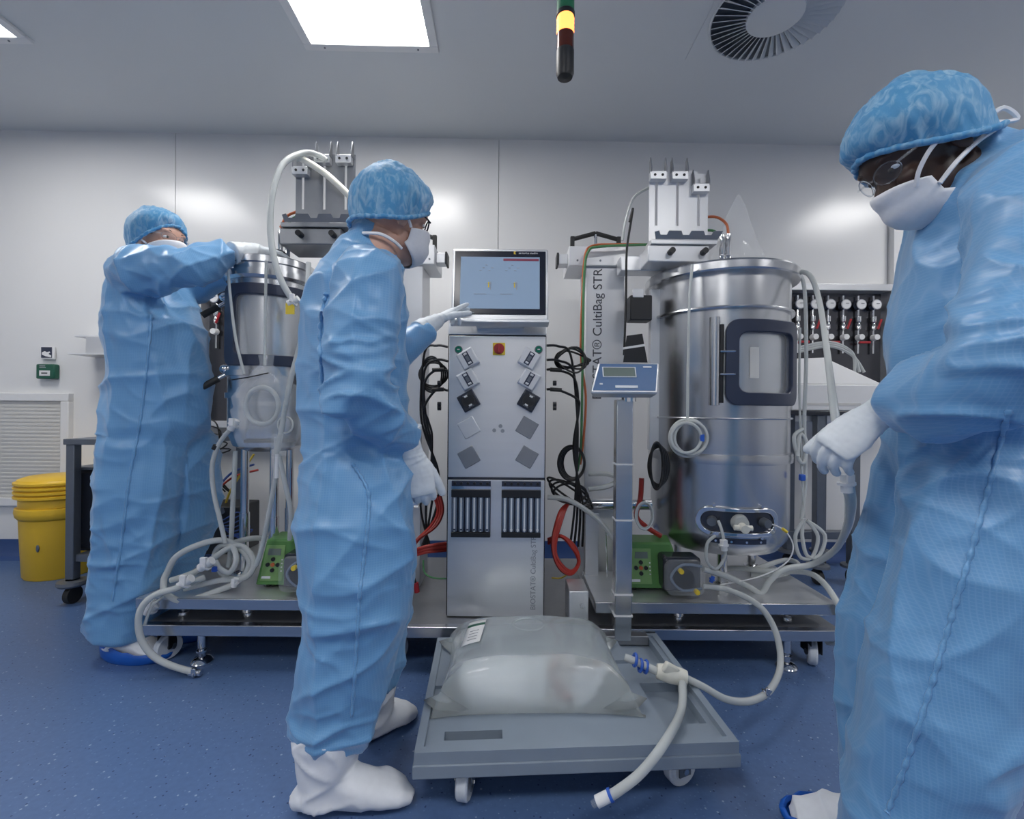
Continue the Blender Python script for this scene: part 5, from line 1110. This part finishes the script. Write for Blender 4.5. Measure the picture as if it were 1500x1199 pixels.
cat_limb(mb, [V3(-1.55, 2.0, 1.05), V3(-1.565, 1.97, .87), V3(-1.565, 1.95, .68), V3(-1.575, 1.95, .47), V3(-1.61, 1.95, .27), V3(-1.645, 1.95, .10)], [(.09, .09), (.168, .14), (.160, .13), (.147, .125), (.132, .118), (.122, .11)], V3(1, 0, 0))
cat_limb(mb, [V3(-1.54, 2.06, 1.05), V3(-1.51, 2.10, .87), V3(-1.485, 2.12, .68), V3(-1.50, 2.12, .47), V3(-1.575, 2.12, .27), V3(-1.60, 2.12, .10)], [.09, .148, .138, .118, .10, .095], V3(1, 0, 0))
J = [((-1.47, 1.88, 1.50), .22, (9, 9, 5), .022), ((-1.28, 1.85, 1.6), .16, (14, 8, 6), .014), ((-1.575, 1.9, .47), .22, (5, 5, 12), .014), ((-1.62, 1.9, .2), .18, (6, 6, 12), .012)]
cov = person_obj('coverall', remesh(mb, .007, 9, folds(J, 4.1, .016)), 'coverall', t)
seam(t, cov, [(222, 462, 1.8), (215, 540, 1.8), (205, 620, 1.8), (190, 700, 1.8), (180, 780, 1.8), (165, 880, 1.8)], .005)
head(t, P(234, 355, 2.0), rad(-14), rad(3), 'skin', .035, .01, 'clear', cap_s=.98)
obj('hair_bun', MB().ell(P(213, 368, 2.03), (.03, .03, .025)), 'hair', t, smooth=60)
person_obj('glove', hand_mesh(P(378, 366, 2.06), (P(425, 372, 2.13)-P(378, 364, 2.06)), (.2, .25, -1), 1, [(15, 22, 18)]*4, .95, cuff_dir=P(342, 370, 1.97)-P(378, 366, 2.06), cuff=.12, cuff_r=.05, thumb=(.5, .5)), 'glove', t)
person_obj('glove', hand_mesh(V3(-1.20, 2.21, 1.725), (.8, -.1, .05), (.2, -.1, -1), -1, [(15, 25, 20)]*4, .95, cuff_dir=(-.9, .0, -.15), thumb=(.5, .5)), 'glove', t)
boot(t, (-1.66, 1.945, 0), (-1.44, 1.925, 0), (-1.645, 1.95, .15), .075, 'overshoe', 'white_sock_cover', .11)
boot(t, (-1.62, 2.115, 0), (-1.40, 2.10, 0), (-1.60, 2.12, .15), .07, 'overshoe', 'white_sock_cover', .11)
def overshoe(parent, heel, toe, material='blueshoe'):
    heel, toe = Vector(heel), Vector(toe); d = toe-heel; L = d.length; d.normalize(); s = Vector((-d.y, d.x, 0)); vs = []; n = 36
    for z, g, k in ((.0, .97, 0), (.012, 1.05, 0), (.035, 1.07, .012), (.05, 1.03, .022), (.053, .99, .024), (.03, .96, .01)):
        for i in range(n):
            a = 2*pi*i/n; ex = cos(a); p = heel.lerp(toe, .47)+d*(L*.66*ex*g)+s*(.066*sin(a)*g*(1+.1*ex)); vs.append(V3(p.x, p.y, .001+z+k*(-ex)+(.004*sin(i*2.3) if z > .02 else 0)))
    obj('blue_overshoe', MB().add(vs, [(j*n+i, j*n+(i+1) % n, (j+1)*n+(i+1) % n, (j+1)*n+i) for j in range(5) for i in range(n)]+[tuple(range(n-1, -1, -1))]), material, parent, smooth=60)
overshoe(t, (-1.66, 1.945, 0), (-1.44, 1.925, 0)); overshoe(t, (-1.62, 2.115, 0), (-1.40, 2.10, 0))

# ---- bending worker
t = thing('person', (.93, .98, 0), 'person in blue coverall bending forward and holding a white hose', 'person')
sd = V3(-.259, -.966, 0); mb = MB()
mb.loft([(V3(.945, .96, .68), .08, .06, sd), (V3(.945, .96, .78), .12, .10, sd), (V3(.965, .96, .92), .178, .140, sd), (V3(.945, .955, 1.08), .172, .130, sd), (V3(.94, .95, 1.24), .180, .128, sd), (V3(.962, .95, 1.38), .188, .128, sd), (V3(.99, .95, 1.49), .180, .125, sd), (V3(1.0, .95, 1.55), .14, .09, sd), (V3(.985, .95, 1.59), .088, .06, sd)], 26)
mb.loft([(V3(1.0, .95, 1.51), .10, .085, sd), (V3(.955, .95, 1.54), .078, .076, sd), (V3(.912, .95, 1.548), .068, .070, sd)], 22)
cat_limb(mb, [V3(.945, .86, 1.46), V3(.895, .785, 1.41), V3(.83, .735, 1.27), V3(.755, .715, 1.12), V3(.755, .80, 1.085), V3(.768, .90, 1.072)], [.09, .098, .088, .082, .075, .062], V3(1, 0, 0))
cat_limb(mb, [V3(1.02, 1.06, 1.43), V3(1.06, 1.12, 1.33), V3(1.09, 1.19, 1.17), V3(1.05, 1.18, 1.05), P(1345, 640, 1.13)], [.085, .09, .08, .07, .055], V3(1, 0, 0))
cat_limb(mb, [V3(.955, .94, 1.06), V3(.935, .89, .90), V3(.885, .875, .73), V3(.825, .88, .53), V3(.79, .89, .33), V3(.765, .90, .12)], [(.08, .08), (.148, .14), (.140, .132), (.128, .125), (.118, .115), (.112, .11)], V3(1, 0, 0))
cat_limb(mb, [V3(.96, .99, 1.06), V3(.97, 1.04, .90), V3(.965, 1.09, .70), V3(.93, 1.12, .48), V3(.925, 1.13, .30), V3(.925, 1.13, .12)], [.08, .135, .128, .115, .105, .10], V3(1, 0, 0))
J = [((.80, .73, 1.12), .26, (7, 7, 15), .022), ((.88, .80, 1.40), .20, (9, 9, 6), .014), ((.795, .80, .52), .2, (5, 5, 11), .013), ((.86, .85, .95), .2, (7, 7, 8), .012)]
cov = person_obj('coverall', remesh(mb, .0055, 11, folds(J, 7.7, .011)), 'coverall', t)
seam(t, cov, [(1478, 600, .8), (1452, 700, .8), (1425, 800, .8), (1395, 900, .8), (1365, 1000, .8), (1330, 1110, .8), (1300, 1190, .8)], .004)
head(t, P(1345, 228, .955), rad(172), rad(38), 'darkskin', .02, .0, 'clear', cap_s=1.0, wide=64, mz=-.014, long_ties=True)
obj('mask_bow', MB().tube([P(1432, 178, .95), P(1446, 150, .93), P(1441, 175, .93), P(1470, 158, .92), P(1490, 175, .92), P(1450, 180, .93)], .005, 6), 'mask', t, smooth=60)
person_obj('glove', hand_mesh(V3(.752, .955, 1.045), (-.70, .15, -.62), (.40, .58, -.72), -1, [(38, 30, 20), (40, 30, 20), (42, 32, 20), (44, 32, 22)], 1.1, cuff_dir=(.16, -.75, .34), cuff=.11, cuff_r=.055, thumb=(.35, .55)), 'glove', t)
person_obj('glove', hand_mesh(P(1335, 655, 1.13), (-.62, .0, -.75), (.5, -.7, -.4), 1, [(30, 35, 25)]*4, .95, cuff_dir=(.4, .2, .7), thumb=(.4, .5)), 'glove', t)
for hl, to in (((.76, .885, 0), (.59, 1.03, 0)), ((.93, 1.12, 0), (.735, 1.19, 0))):
    hl, to = Vector(hl), Vector(to); boot(t, hl, to, hl.lerp(to, .1)+V3(0, 0, .15), .075, 'overshoe', 'white_sock_cover', .11); overshoe(t, hl, to)
